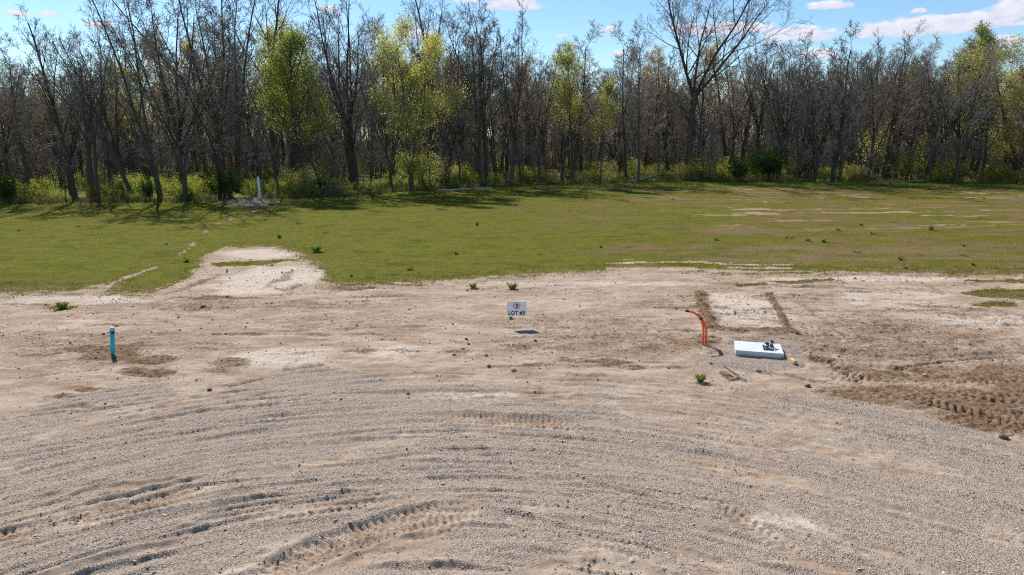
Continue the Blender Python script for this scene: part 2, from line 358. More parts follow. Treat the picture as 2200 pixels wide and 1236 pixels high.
class MB:
    """collects polygons of any size into one mesh"""
    def __init__(s): s.v = []; s.f = []
    def poly(s, V, F):
        b = len(s.v); s.v += [tuple(map(float, p)) for p in V]; s.f += [tuple(b+i for i in q) for q in F]
    def box(s, c, d, M=None):
        V = [Vector((c[0]+sx*d[0]/2, c[1]+sy*d[1]/2, c[2]+sz*d[2]/2)) for sx in (-1,1) for sy in (-1,1) for sz in (-1,1)]
        if M: V = [M @ v for v in V]
        s.poly(V, [(0,1,3,2),(4,6,7,5),(0,4,5,1),(2,3,7,6),(0,2,6,4),(1,5,7,3)])
    def tube(s, P, rad, n=10, cap=True):
        P = [Vector(p) for p in P]; rad = rad if isinstance(rad, (list, tuple)) else [rad]*len(P)
        V = []; F = []; u = None
        for i, p in enumerate(P):
            t = (P[min(i+1, len(P)-1)]-P[max(i-1, 0)]).normalized()
            if u is None: u = t.orthogonal().normalized()
            u = (u - t*u.dot(t)).normalized(); w_ = t.cross(u)
            for j in range(n):
                a = 2*math.pi*j/n; V.append(p+(u*math.cos(a)+w_*math.sin(a))*rad[i])
        for i in range(len(P)-1):
            for j in range(n): F.append((i*n+j, i*n+(j+1) % n, (i+1)*n+(j+1) % n, (i+1)*n+j))
        if cap: F.append(tuple(range(n-1, -1, -1))); F.append(tuple((len(P)-1)*n+j for j in range(n)))
        s.poly(V, F)
    def build(s, name, mat, parent=None, smooth=False, bevel=0):
        me = bpy.data.meshes.new(name); me.from_pydata(s.v, [], s.f); me.update()
        me.polygons.foreach_set('use_smooth', [smooth]*len(me.polygons)); me.materials.append(mat)
        o = add(name, me, parent)
        if bevel:
            m = o.modifiers.new('bevel', 'BEVEL'); m.width = bevel; m.segments = 2
        return o

def copy_tree(src, loc, rz, sc=(1, 1, 1)):
    c = src.copy(); COL.objects.link(c); c.location = loc; c.rotation_euler = (src.rotation_euler.x, src.rotation_euler.y, rz); c.scale = sc
    for ch in src.children:
        d = ch.copy(); COL.objects.link(d); d.parent = c
    return c

# ------------------------------------------------------------------ materials
def new_mat(name):
    m = bpy.data.materials.new(name); m.use_nodes = True; t = NT(m.node_tree); t.N.clear()
    t.out = t.n('ShaderNodeOutputMaterial'); return m, t

def principled(t, col, rough=.8, spec=.3, metal=0, normal=None):
    b = t.n('ShaderNodeBsdfPrincipled'); t.put(b.inputs['Base Color'], col); t.put(b.inputs['Roughness'], rough)
    b.inputs['Specular IOR Level'].default_value = spec; b.inputs['Metallic'].default_value = metal
    if normal is not None: t.link(normal, b.inputs['Normal'])
    t.link(b.outputs[0], t.out.inputs[0]); return b

def bump(t, h, dist, strength=1.0):
    b = t.n('ShaderNodeBump'); b.inputs['Distance'].default_value = dist; b.inputs['Strength'].default_value = strength
    t.link(h, b.inputs['Height']); return b.outputs[0]

def simple(name, col, rough=.6, spec=.4, metal=0, var=.12, scale=30, bmp=0):
    m, t = new_mat(name); tc = t.n('ShaderNodeTexCoord')
    n = t.noise(tc.outputs['Object'], scale, 4)
    c = t.mix(n, tuple(v*(1-var) for v in col)+(1,), tuple(min(1, v*(1+var)) for v in col)+(1,))
    principled(t, c, rough, spec, metal, bump(t, n, bmp) if bmp else None)
    return m

def ground_material():
    m, t = new_mat('ground_soil'); ge = t.n('ShaderNodeNewGeometry'); P = ge.outputs['Position']
    A = lambda n: t.n('ShaderNodeAttribute', attribute_name=n).outputs['Fac']
    gr, gv, dk, fo, wo, ba, pa = (A(n) for n in ('grass', 'gravel', 'dark', 'forest', 'worn', 'bare', 'pale'))
    n1 = t.noise(P, .45, 5); n2 = t.noise(t.scalev(P, (.7, 1.5, 1)), 1.0, 7, .66, .6); n3 = t.noise(P, 9, 5, .65); n4 = t.noise(P, 45, 3, .6)
    # bare earth: pale dry crust, tan, fresh brown
    n5 = t.noise(t.scalev(P, (.35, 1.6, 1)), 2.6, 6, .68, .8)
    dry = t.mix(t.step(n2, .40, .60), (.43, .338, .258, 1), (.325, .235, .168, 1))
    dry = t.mix(t.math('MULTIPLY', t.step(n5, .52, .64), .5), dry, (.265, .182, .124, 1))
    dry = t.mix(t.math('MULTIPLY', t.step(n3, .52, .68), .5), dry, (.25, .172, .118, 1))
    pl = t.step(t.math('ADD', t.math('ADD', pa, t.math('MULTIPLY', t.step(n1, .48, .66), .45)), t.math('MULTIPLY', t.math('SUBTRACT', n5, .5), 1.5)), .25, .95)
    dry = t.mix(t.math('MULTIPLY', pl, .85), dry, t.mix(t.step(n3, .45, .68), (.56, .47, .385, 1), (.42, .335, .26, 1)))
    dry = t.mix(t.math('MULTIPLY', t.step(n4, .58, .72), .5), dry, (.20, .14, .10, 1))
    fresh = t.mix(t.step(n3, .35, .65), (.27, .172, .104, 1), (.128, .080, .048, 1))
    dkm = t.step(t.math('ADD', dk, t.math('MULTIPLY', t.math('SUBTRACT', n3, .5), .7)), .10, .70)
    soil = t.mix(dkm, dry, fresh)
    # gravel lying in the dirt
    vo = t.n('ShaderNodeTexVoronoi'); vo.inputs['Scale'].default_value = 58; t.link(P, vo.inputs['Vector'])
    sv = t.n('ShaderNodeSeparateColor'); t.link(vo.outputs['Color'], sv.inputs[0])
    stone = t.ramp(sv.outputs[0], [(0, (.21, .165, .130)), (.3, (.31, .246, .196)), (.6, (.38, .305, .245)), (.85, (.47, .388, .316)), (1, (.58, .50, .42))])
    stone = t.mix(t.math('GREATER_THAN', sv.outputs[1], .93), stone, (.38, .22, .11, 1))
    gm = t.step(t.math('ADD', gv, t.math('MULTIPLY', t.math('SUBTRACT', n3, .5), .9)), .30, .72)
    pick = t.math('LESS_THAN', sv.outputs[2], t.math('MULTIPLY', gm, .7))
    packed = t.mix(t.math('MULTIPLY', gm, .9), soil, t.mix(n3, (.45, .355, .280, 1), (.33, .258, .202, 1)))
    base = t.mix(pick, packed, stone)
    # turf
    tn = t.noise(P, 1.6, 6, .7); tn2 = t.noise(P, 22, 4, .7)
    turf = t.mix(t.step(tn, .35, .65), (.105, .110, .013, 1), (.155, .147, .020, 1))
    turf = t.mix(t.math('MULTIPLY', t.step(tn2, .45, .7), .55), turf, (.085, .086, .012, 1))
    turf = t.mix(t.math('MULTIPLY', t.step(t.noise(t.scalev(P, (.25, .8, 1)), .5, 4, .6), .48, .66), .5), turf, (.135, .104, .028, 1))
    wornc = t.mix(t.step(tn, .38, .62), (.150, .096, .042, 1), (.122, .092, .030, 1))
    wm = t.math('MULTIPLY', t.step(t.math('ADD', wo, t.math('MULTIPLY', t.math('SUBTRACT', tn, .5), 1.3)), .15, .9), .85)
    turf = t.mix(wm, turf, wornc)
    turf = t.mix(t.math('MULTIPLY', t.step(t.noise(t.scalev(P, (.7, 1.3, 1)), .6, 6, .72), .47, .66), .7), turf, (.062, .078, .009, 1))
    turf = t.mix(t.math('MULTIPLY', t.step(t.noise(t.scalev(P, (1, 1.6, 1)), 1.1, 4, .6), .60, .72), .7), turf, (.150, .180, .018, 1))
    turf = t.mix(t.math('MULTIPLY', t.step(t.math('ADD', t.math('MULTIPLY', wo, .25), n3), .66, .80), .7), turf, (.23, .155, .095, 1))
    turf = t.mix(t.math('MULTIPLY', t.step(gr, .95, .55), .6), turf, (.150, .112, .040, 1))
    turf = t.mix(t.step(t.math('ADD', ba, t.math('MULTIPLY', t.math('SUBTRACT', n3, .5), 1.2)), .45, .8), turf, (.36, .25, .17, 1))
    tn = t.noise(P, 1.6, 6, .7)
    grm = t.step(t.math('ADD', gr, t.math('ADD', t.math('MULTIPLY', t.math('SUBTRACT', n3, .5), 1.5), t.math('MULTIPLY', t.math('SUBTRACT', tn, .5), 1.0))), .40, .58)
    base = t.mix(grm, base, turf)
    lit = t.mix(t.step(n3, .4, .65), (.12, .11, .03, 1), (.18, .135, .085, 1))
    lit = t.mix(t.step(t.noise(P, .22, 3), .42, .6), lit, (.15, .19, .03, 1))
    base = t.mix(fo, base, lit)
    h = t.math('ADD', t.math('MULTIPLY', n3, .6), t.math('MULTIPLY', n4, .4))
    h = t.math('ADD', h, t.math('MULTIPLY', t.math('MULTIPLY', pick, t.math('SUBTRACT', .6, vo.outputs['Distance'])), .8))
    h = t.math('ADD', h, t.math('MULTIPLY', t.math('MULTIPLY', dkm, n3), 1.2))
    principled(t, base, .95, .03, 0, bump(t, h, .035, .9))
    return m
M_GROUND = ground_material()

def leaf_mat(name, c1, c2, trans=.5, scale=1.3):
    m, t = new_mat(name); ge = t.n('ShaderNodeNewGeometry'); oi = t.n('ShaderNodeObjectInfo')
    n = t.noise(ge.outputs['Position'], scale, 4, .7)
    n = t.math('ADD', t.math('MULTIPLY', t.math('SUBTRACT', n, .5), 2.2), t.math('MULTIPLY_ADD', oi.outputs['Random'], .4, .3), clamp=True)
    c = t.mix(n, (*c1, 1), (*c2, 1))
    d = t.n('ShaderNodeBsdfDiffuse'); tr = t.n('ShaderNodeBsdfTranslucent'); mx = t.n('ShaderNodeMixShader')
    t.link(c, d.inputs[0]); t.link(c, tr.inputs[0]); mx.inputs[0].default_value = trans
    t.link(d.outputs[0], mx.inputs[1]); t.link(tr.outputs[0], mx.inputs[2]); t.link(mx.outputs[0], t.out.inputs[0])
    return m

def bark_mat(name, c1, c2):
    m, t = new_mat(name); tc = t.n('ShaderNodeTexCoord'); oi = t.n('ShaderNodeObjectInfo')
    n = t.noise(t.scalev(tc.outputs['Object'], (6, 6, 1.2)), 2.5, 5, .65)
    c = t.mix(n, (*c1, 1), (*c2, 1))
    hv = t.n('ShaderNodeHueSaturation'); t.link(c, hv.inputs['Color'])
    t.link(t.math('MULTIPLY_ADD', oi.outputs['Random'], .6, .7), hv.inputs['Value'])
    principled(t, hv.outputs[0], .9, .2, 0, bump(t, n, .04))
    return m
M_BARK = bark_mat('bark_grey_brown', (.058, .047, .038), (.135, .113, .093))
M_TWIG = bark_mat('twig_grey', (.19, .164, .143), (.33, .292, .260))
M_TWIG2 = bark_mat('twig_brown', (.22, .172, .135), (.35, .282, .225))
M_PALE = bark_mat('bark_pale_dead', (.36, .33, .29), (.50, .46, .41))

# ------------------------------------------------------------------ ground sheets
def build_ground():
    nx, y0, y1 = 820, 5.5, 104.0
    ys = [y0]
    while ys[-1] < y1: ys.append(ys[-1] + (.0034 if ys[-1] < 27 else .0068)*ys[-1])
    ys = np.array(ys); ny = len(ys)
    U = np.linspace(-1, 1, nx)
    X = (U[None, :]*(.85*ys+4)[:, None]).ravel(); Y = np.repeat(ys, nx)
    z, gr, gv, dk, fo, wo, ba, pa = fields(X, Y)
    rim = np.minimum(1, np.minimum((1-np.abs(np.tile(U, ny)))*30, np.minimum((Y-y0)*2, (y1-Y)*.6)))
    z = z*rim - .32*(1-rim)
    V = np.stack([X, Y, z], 1)
    GRID.update(ys=ys, nx=nx, f=[a.reshape(ny, nx) for a in (z, gr, gv, dk, fo, wo, ba, pa)])
    i = np.arange(ny-1)[:, None]*nx + np.arange(nx-1)[None, :]
    F = np.stack([i, i+1, i+nx+1, i+nx], -1).reshape(-1, 4)
    # which sheet each face belongs to, by the wide zones
    cxy = V[F].mean(1); x, y = cxy[:, 0], cxy[:, 1]
    zone = np.full(len(F), 1)
    zone[inpoly(x, y, GRAVEL)] = 0
    zone[gr[F].mean(1) > .5] = 2
    zone[fo[F].mean(1) > .5] = 3
    for zi, name in enumerate(('gravel_road', 'dirt_ground', 'grass_field', 'forest_floor')):
        f = F[zone == zi]; u, inv = np.unique(f, return_inverse=True)
        me = np_mesh(name, V[u], inv.reshape(-1, 4), M_GROUND, True)
        for nm, a in (('grass', gr), ('gravel', gv), ('dark', dk), ('forest', fo), ('worn', wo), ('bare', ba), ('pale', pa)): attr(me, nm, a[u])
        tag(add(name, me), kind='structure')
build_ground()

def far_ground():
    m, t = new_mat('far_ground'); ge = t.n('ShaderNodeNewGeometry'); n = t.noise(ge.outputs['Position'], .05, 6, .6)
    principled(t, t.mix(n, (.10, .12, .025, 1), (.15, .12, .06, 1)), .95, .1)
    s = 2500; b = MB(); b.poly([(-s,-s,-.33),(s,-s,-.33),(s,s,-.33),(-s,s,-.33)], [(0,1,2,3)])
    tag(b.build('terrain', m), kind='structure')
far_ground()

# ------------------------------------------------------------------ loose stones and clods, grass
def in_view_points(n, ya, yb, r):
    """more of them near by, fewer far off"""
    y = np.exp(r.uniform(math.log(ya), math.log(yb), n)); x = r.uniform(-1, 1, n)*(.80*y+1.5)
    return x, y

def scatter(name, x, y, size, mat, r, flat=.6, sink=.25, seed=0):
    z = look(x, y)[0]
    me = bpy.data.meshes.new(name); n = len(x)
    me.vertices.add(n); me.vertices.foreach_set('co', np.stack([x, y, z + size*flat*(.5-sink)], 1).astype(np.float32).ravel())
    a = me.attributes.new('rot', 'FLOAT_VECTOR', 'POINT'); a.data.foreach_set('vector', np.stack([r.uniform(-.5,.5,n), r.uniform(-.5,.5,n), r.uniform(0,6.3,n)], 1).astype(np.float32).ravel())
    a = me.attributes.new('scl', 'FLOAT_VECTOR', 'POINT'); a.data.foreach_set('vector', (np.stack([r.uniform(.7,1.4,n), r.uniform(.55,1,n), flat*r.uniform(.6,1.2,n)], 1)*size[:, None]*.5).astype(np.float32).ravel())
    o = add(name, me); ng = bpy.data.node_groups.new(name, 'GeometryNodeTree')
    ng.interface.new_socket('Geometry', in_out='INPUT', socket_type='NodeSocketGeometry'); ng.interface.new_socket('Geometry', in_out='OUTPUT', socket_type='NodeSocketGeometry')
    N = ng.nodes; L = ng.links
    gi, go = N.new('NodeGroupInput'), N.new('NodeGroupOutput')
    ico = N.new('GeometryNodeMeshIcoSphere'); ico.inputs['Subdivisions'].default_value = 1; ico.inputs['Radius'].default_value = 1
    sp = N.new('GeometryNodeSetPosition'); nz = N.new('ShaderNodeTexNoise'); nz.inputs['Scale'].default_value = 1.1
    vm = N.new('ShaderNodeVectorMath'); vm.operation = 'MULTIPLY_ADD'; vm.inputs[1].default_value = (1.3, 1.3, 1.3); vm.inputs[2].default_value = (-.65, -.65, -.65)
    L.new(nz.outputs[1], vm.inputs[0]); L.new(vm.outputs[0], sp.inputs['Offset']); L.new(ico.outputs[0], sp.inputs[0])
    sm = N.new('GeometryNodeSetMaterial'); sm.inputs['Material'].default_value = mat; L.new(sp.outputs[0], sm.inputs[0])
    ip = N.new('GeometryNodeInstanceOnPoints'); L.new(gi.outputs[0], ip.inputs['Points']); L.new(sm.outputs[0], ip.inputs['Instance'])
    for nm, so in (('rot', 'Rotation'), ('scl', 'Scale')):
        na = N.new('GeometryNodeInputNamedAttribute'); na.data_type = 'FLOAT_VECTOR'; na.inputs[0].default_value = nm
        L.new(na.outputs[0], ip.inputs[so])
    L.new(ip.outputs[0], go.inputs[0])
    md = o.modifiers.new('scatter', 'NODES'); md.node_group = ng
    return o

def stone_mat():
    m, t = new_mat('loose_stone'); oi = t.n('ShaderNodeObjectInfo')
    c = t.ramp(oi.outputs['Random'], [(0, (.24, .188, .148)), (.22, (.36, .286, .226)), (.5, (.44, .354, .284)), (.78, (.53, .438, .356)), (.90, (.68, .60, .52)), (.93, (.42, .25, .12)), (1, (.32, .21, .14))])
    principled(t, c, .8, .25); return m
def clod_mat():
    m, t = new_mat('soil_clod'); oi = t.n('ShaderNodeObjectInfo'); ge = t.n('ShaderNodeNewGeometry')
    c = t.ramp(oi.outputs['Random'], [(0, (.16, .105, .068)), (.4, (.27, .185, .122)), (.8, (.38, .28, .20)), (1, (.48, .38, .29))])
    principled(t, c, .95, .1); return m
def pick(n, ya, yb, r, fn):
    x, y = in_view_points(n, ya, yb, r); f = look(x, y); p = fn(x, y, *f); k = r.uniform(0, 1, n) < p
    return x[k], y[k]
r1 = np.random.default_rng(3)
x, y = pick(260000, 6.5, 22, r1, lambda x, y, z, gr, gv, dk, fo, wo, ba, pa: gv*np.clip(1.5*fbm(x*2.2, y*2.2, 3, 201)-.18, .05, 1))
sz = r1.lognormal(-4.38, .52, len(x)); sz = np.clip(sz, .007, .07)
tag(scatter('loose_gravel', x, y, sz, stone_mat(), r1, .45, .42), 'loose grey and tan gravel spread over the road and around the pad', 'gravel', kind='stuff')
x, y = pick(190000, 6.5, 33, r1, lambda x, y, z, gr, gv, dk, fo, wo, ba, pa: (1-gr)*(1-.85*(gv > .3))*np.clip(.05 + (.55 - .35*((x > 6) & (y < 17.5)))*dk**1.3 + .24*(fbm(x*.9, y*1.6, 3, 211) > .56), 0, 1))
sz = np.clip(r1.lognormal(-3.95, .55, len(x))*np.clip(y/20, .7, 1.5), .012, .17)
tag(scatter('soil_clods', x, y, sz, clod_mat(), r1, .7), 'crumbled brown soil clods strewn over the bare earth', 'soil', kind='stuff')

M_GRASS = leaf_mat('turf_blades', (.125, .126, .015), (.205, .188, .028), .4, .9)
M_DRYG = leaf_mat('dry_blades', (.17, .122, .05), (.24, .18, .078), .3, .9)
M_LUSH = leaf_mat('lush_blades', (.16, .24, .035), (.27, .35, .06), .5, .9)

def blades(name, x, y, h, wd, mat, r, label, lean=.5, base_z=None):
    n = len(x); z = look(x, y)[0] if base_z is None else base_z
    a = r.uniform(0, 6.283, n); dx, dy = np.cos(a)*wd/2, np.sin(a)*wd/2
    la = r.uniform(0, 6.283, n); ll = h*r.uniform(0, lean, n)
    V = np.empty((n, 3, 3)); V[:, 0] = np.stack([x-dx, y-dy, z-.01], 1); V[:, 1] = np.stack([x+dx, y+dy, z-.01], 1)
    V[:, 2] = np.stack([x+np.cos(la)*ll, y+np.sin(la)*ll, z+h], 1)
    me = np_mesh(name, V.reshape(-1, 3), np.arange(3*n).reshape(-1, 3), mat)
    return tag(add(name, me), label, 'grass', kind='stuff')
r2 = np.random.default_rng(8)
x, y = pick(330000, 21, 92, r2, lambda x, y, z, gr, gv, dk, fo, wo, ba, pa: np.clip(gr*1.4-.25, 0, 1)*(1-ba)*(1-fo)*np.clip(1-.85*wo + .2*(fbm(x*.6, y*.6, 2, 221)-.5), .05, 1))
blades('lawn_grass', x, y, r2.uniform(.02, .06, len(x))*(1+.4*(fbm(x*.7, y*.7, 2, 231) > .58)), .013*(y/26)**.8, M_GRASS, r2, 'short olive green grass covering the field before the woods')
x, y = pick(150000, 21, 92, r2, lambda x, y, z, gr, gv, dk, fo, wo, ba, pa: np.clip(gr*1.6-.1, 0, 1)*(1-fo)*np.clip(wo*.9, .06, 1))
blades('dry_grass', x, y, r2.uniform(.02, .06, len(x)), .012*(y/26)**.8, M_DRYG, r2, 'brown dry grass mixed into the field')
x, y = pick(420000, 21, 46, r2, lambda x, y, z, gr, gv, dk, fo, wo, ba, pa: ((gr > .12) & (gr < .9))*np.clip(2.6*fbm(x*2.5, y*2.5, 2, 225)-.9, 0, 1)*gr)
blades('border_grass', x, y, r2.uniform(.04, .13, len(x)), .016, M_GRASS, r2, 'ragged tufts of grass along the border of the bare dirt', .7)
# taller bright grass along the wood edge
n = 60000; x = r2.uniform(-62, 86, n); x = np.where(r2.uniform(0, 1, n) < sstep(x, -10, 25)*.85+.15, x, r2.uniform(10, 86, n))
y = edge_y(x) + r2.normal(-1.7, 1.3, n) + (fbm(x*.4, x*0, 2, 241)-.5)*2
blades('edge_grass', x, y, r2.uniform(.10, .30, n), .05, M_LUSH, r2, 'longer bright green grass along the foot of the woods', .7)
n = 30000; x = r2.uniform(-62, 86, n); y = edge_y(x) + np.abs(r2.normal(0.6, 1.3, n))
k_ = fbm(x*.35, y*.35, 3, 251) > .48; x, y = x[k_], y[k_]
blades('dead_weeds', x, y, r2.uniform(.2, .9, len(x)), .045, M_DRYG, r2, 'dry tan stalks standing at the foot of the woods', .4)

# ------------------------------------------------------------------ trees
class Skel:
    def __init__(s): s.br = {}; s.tips = []
    def add(s, P, Rr, sides, lev): s.br.setdefault((len(P), sides, lev <= 1), []).append((P, Rr))
    def mesh(s, name, big, mat):
        Vs, Fs, b = [], [], 0
        for (n, sd, bg_), L in s.br.items():
            if bg_ != big: continue
            P = np.array([l[0] for l in L]); Q = np.array([l[1] for l in L]); M = len(P)
            T = np.empty_like(P); T[:, 1:-1] = P[:, 2:]-P[:, :-2]; T[:, 0] = P[:, 1]-P[:, 0]; T[:, -1] = P[:, -1]-P[:, -2]
            T /= np.linalg.norm(T, axis=2, keepdims=True)+1e-9
            ref = np.array([.31, .87, .12]); U_ = np.cross(T, ref); U_ /= np.linalg.norm(U_, axis=2, keepdims=True)+1e-9; W = np.cross(T, U_)
            an = np.arange(sd)/sd*2*math.pi
            V = P[:, :, None] + Q[:, :, None, None]*(U_[:, :, None]*np.cos(an)[None, None, :, None] + W[:, :, None]*np.sin(an)[None, None, :, None])
            i = np.arange(n-1)[:, None]*sd; j = np.arange(sd)[None, :]; j2 = (j+1) % sd
            f = np.stack([i+j, i+j2, i+sd+j2, i+sd+j], -1).reshape(-1, 4)
            Fs.append((f[None] + (b + np.arange(M)*n*sd)[:, None, None]).reshape(-1, 4)); Vs.append(V.reshape(-1, 3)); b += M*n*sd
        return np_mesh(name, np.vstack(Vs), np.vstack(Fs), mat, True)

UP = np.array([0, 0, 1.0])
def unit(v): return v/(math.sqrt(v[0]*v[0]+v[1]*v[1]+v[2]*v[2])+1e-9)

def grow(S, r, p, d, L, rad, lev, P):
    n = (11, 7, 5, 4, 2)[lev]; sides = (8, 5, 4, 3, 3)[lev]
    wob = P['wob'][lev]; up = P['up'][lev]; seg = L/n
    pts = [p]; rr = [rad]; dirs = [d]
    tap = P.get('taper', .25) if lev == 0 else .22
    for i in range(n):
        d = unit(d + r.normal(0, wob, 3) + UP*up); p = p + d*seg
        pts.append(p); dirs.append(d); rr.append(max(rad*(1-(i+1)/n*(1-tap)), P['rmin']))
    if lev == 0: rr[0] *= 1.45
    S.add(np.array(pts), np.array(rr), sides, lev)
    if lev >= 2: S.tips += [(q, lev) for q in pts[1:]]
    if lev >= P['maxlev']: return pts[-1], dirs[-1], rr[-1]
    cnt = P['n'][lev]; cnt = max(1, int(cnt*r.uniform(.75, 1.25)+.5)); st = P['start'][lev]
    azm = r.uniform(0, 6.28)
    for c in range(cnt):
        t = st + (1-st)*((c + r.uniform(0, 1))/cnt); f = t*n; i = min(int(f), n-1); f -= i
        q = pts[i]*(1-f)+pts[i+1]*f; dd = dirs[i+1]; rq = rr[i]*(1-f)+rr[i+1]*f
        azm += 2.4 + r.normal(0, .5)
        a = R(P['ang'][lev] * r.uniform(.7, 1.3) * (1-.35*t if lev == 0 else 1))
        e1 = unit(np.cross(dd, np.array([.2, .1, 1.0]) if abs(dd[2]) < .9 else np.array([1.0, .1, 0]))); e2 = np.cross(dd, e1)
        nd = unit(math.cos(a)*dd + math.sin(a)*(math.cos(azm)*e1 + math.sin(azm)*e2))
        tt = (t-st)/(1-st+1e-6)
        if lev == 0: cl = P['limb']*(1.0-.62*tt)*r.uniform(.65, 1.2)
        else: cl = L*P['ratio'][lev]*(1-.45*tt)*r.uniform(.6, 1.25)
        cr = min(rq*P['rk'][lev]*r.uniform(.8, 1.1), rq*.9)
        grow(S, r, q, nd, max(cl, .25), max(cr, P['rmin']), lev+1, P)
    return pts[-1], dirs[-1], rr[-1]

BASE = dict(wob=(.04, .055, .075, .10, .12), up=(.02, .045, .05, .06, .05), n=(12, 6, 5, 2, 0), start=(.28, .20, .12, .12, 0), ang=(43, 40, 41, 40, 0), ratio=(0, .52, .50, .55, 0), rk=(.60, .56, .56, .65, 0), rmin=.0125, maxlev=4)

def tree_mesh(seed, H, r0, limb, lean=0.0, fork=None, leaves=None, **kw):
    r = np.random.default_rng(seed); P = dict(BASE); P.update(kw); P['limb'] = limb
    S = Skel(); d0 = unit(np.array([lean, 0, 1.0]))
    if fork:
        fh, stems, fa = fork; Q = dict(P); Q['start'] = (.62,)+P['start'][1:]; Q['n'] = (3,)+P['n'][1:]; Q['limb'] = limb*.55; Q['taper'] = .72
        p, d, rr = grow(S, r, np.array([0, 0, -.15]), d0, H*fh, r0, 0, Q)
        a0 = r.uniform(0, 6.28); Q = dict(P); Q['start'] = (.14,)+P['start'][1:]; Q['n'] = (max(6, int(P['n'][0]*1.6/stems)),)+P['n'][1:]
        for s_ in range(stems):
            a = a0 + s_*6.283/stems + r.normal(0, .25); th = R(fa*r.uniform(.75, 1.25))
            nd = unit(d + math.tan(th)*np.array([math.cos(a), math.sin(a), 0]))
            grow(S, r, p, nd, H*(1-fh)*r.uniform(.85, 1.05), rr*.95/stems**.32, 0, Q)
    else:
        grow(S, r, np.array([0, 0, -.15]), d0, H, r0, 0, P)
    lm = None
    if leaves:
        n, size, spread, zlo = leaves
        T = np.array([q for q, lv in S.tips]); T = T[T[:, 2] > zlo]
        C = T[r.integers(0, len(T), n)] + r.normal(0, spread, (n, 3)); lm = leaf_quads(r, C, size)
    return S, lm

def leaf_quads(r, C, size):
    n = len(C); a = r.normal(0, 1, (n, 3)); a /= np.linalg.norm(a, axis=1, keepdims=True); b = r.normal(0, 1, (n, 3)); b -= a*(a*b).sum(1, keepdims=True); b /= np.linalg.norm(b, axis=1, keepdims=True)
    s = size*r.uniform(.6, 1.4, (n, 1))
    V = np.stack([C-a*s*.5, C+b*s*.32, C+a*s*.5, C-b*s*.32], 1).reshape(-1, 3)
    return V, np.arange(4*n).reshape(-1, 4)

M_LEAF = {'green': leaf_mat('leaf_fresh_green', (.26, .31, .04), (.44, .46, .08), .70), 'lime': leaf_mat('leaf_yellow_green', (.42, .43, .08), (.66, .61, .20), .68),
          'bright': leaf_mat('leaf_bright_green', (.24, .31, .03), (.40, .46, .06), .70), 'willow': leaf_mat('leaf_willow', (.34, .32, .07), (.52, .47, .14), .68),
          'tan': leaf_mat('leaf_bud_tan', (.44, .32, .12), (.58, .45, .18), .6), 'dark': leaf_mat('leaf_dark', (.03, .06, .012), (.07, .115, .022), .4), 'bush': leaf_mat('leaf_shrub', (.17, .225, .035), (.36, .41, .075), .66), 'bud': leaf_mat('leaf_bud_brown', (.13, .085, .05), (.20, .13, .07), .3)}

PROTO = {}
def proto(key, name, leaf=None, twig=M_TWIG, **kw):
    """meshes of one kind of tree"""
    S, lm = tree_mesh(**kw)
    big = S.mesh(name+'_trunk', True, M_BARK); small = S.mesh(name+'_crown', False, twig)
    lv = np_mesh(name+'_foliage', lm[0], lm[1], M_LEAF[leaf]) if lm else None
    PROTO[key] = (name, big, small, lv, kw['H'])

def plant(key, x, y, h=None, rz=0.0, tilt=(0, 0), label=None, group=None, wide=1.0, cat='tree'):
    name, big, small, lv, H = PROTO[key]; s = (h or H)/H
    o = empty(name, (x, y, gz(x, y)-.05), rz); o.rotation_euler = (tilt[0], tilt[1], rz); o.scale = (s*wide, s*wide, s)
    add('trunk', big, o); add('crown', small, o)
    if lv: add('foliage', lv, o)
    return tag(o, label, cat, group)

proto('tall1', 'bare_tree', seed=101, H=19, r0=.26, limb=5.4, fork=(.30, 3, 13))
proto('tall2', 'bare_tree', seed=102, H=20, r0=.27, limb=7.4, start=(.34, .2, .15, .15, 0), ang=(38, 38, 40, 40, 0))
proto('tall3', 'bare_tree', seed=103, H=19, r0=.24, limb=4.8, fork=(.38, 4, 17), twig=M_TWIG2)
proto('fork1', 'bare_tree', seed=111, H=19, r0=.28, limb=5.6, fork=(.20, 2, 10))
proto('fork2', 'bare_tree', seed=112, H=19, r0=.30, limb=5.4, fork=(.35, 4, 23), lean=-.08)
proto('lean1', 'bare_tree', seed=121, H=17, r0=.2, limb=5.6, lean=-.32, fork=(.34, 3, 18))
proto('giant', 'spreading_tree', seed=132, H=24, r0=.42, limb=8.0, fork=(.42, 5, 29), n=(17, 7, 6, 3, 0), ang=(38, 40, 44, 44, 0))
proto('mid1', 'bare_tree', seed=141, H=14, r0=.14, limb=4.3, fork=(.20, 3, 17))
proto('mid2', 'bare_tree', seed=142, H=13, r0=.13, limb=5.2, start=(.20, .2, .15, .15, 0), n=(15, 7, 5, 3, 0), ang=(50, 42, 42, 42, 0), twig=M_TWIG2)
proto('mid3', 'bare_tree', seed=143, H=14, r0=.14, limb=4.4, fork=(.28, 2, 20), leaves=(900, .10, .12, 4), leaf='bud')
proto('thin1', 'bare_sapling', seed=151, H=9, r0=.065, limb=2.4, start=(.25, .2, .15, .15, 0), n=(13, 6, 5, 0, 0), maxlev=3)
proto('thin2', 'bare_sapling', seed=152, H=8, r0=.055, limb=2.2, lean=.15, start=(.25, .2, .15, .15, 0), n=(12, 6, 5, 0, 0), maxlev=3)
proto('budded', 'budding_tree', seed=161, H=17, r0=.2, limb=5.2, leaves=(9000, .13, .25, 6), leaf='tan', twig=M_TWIG2)
proto('elm', 'leafy_tree', seed=171, H=14.5, r0=.30, limb=5.6, start=(.30, .2, .15, .15, 0), ang=(58, 46, 44, 42, 0), leaves=(17000, .125, .40, 3.4), leaf='green')
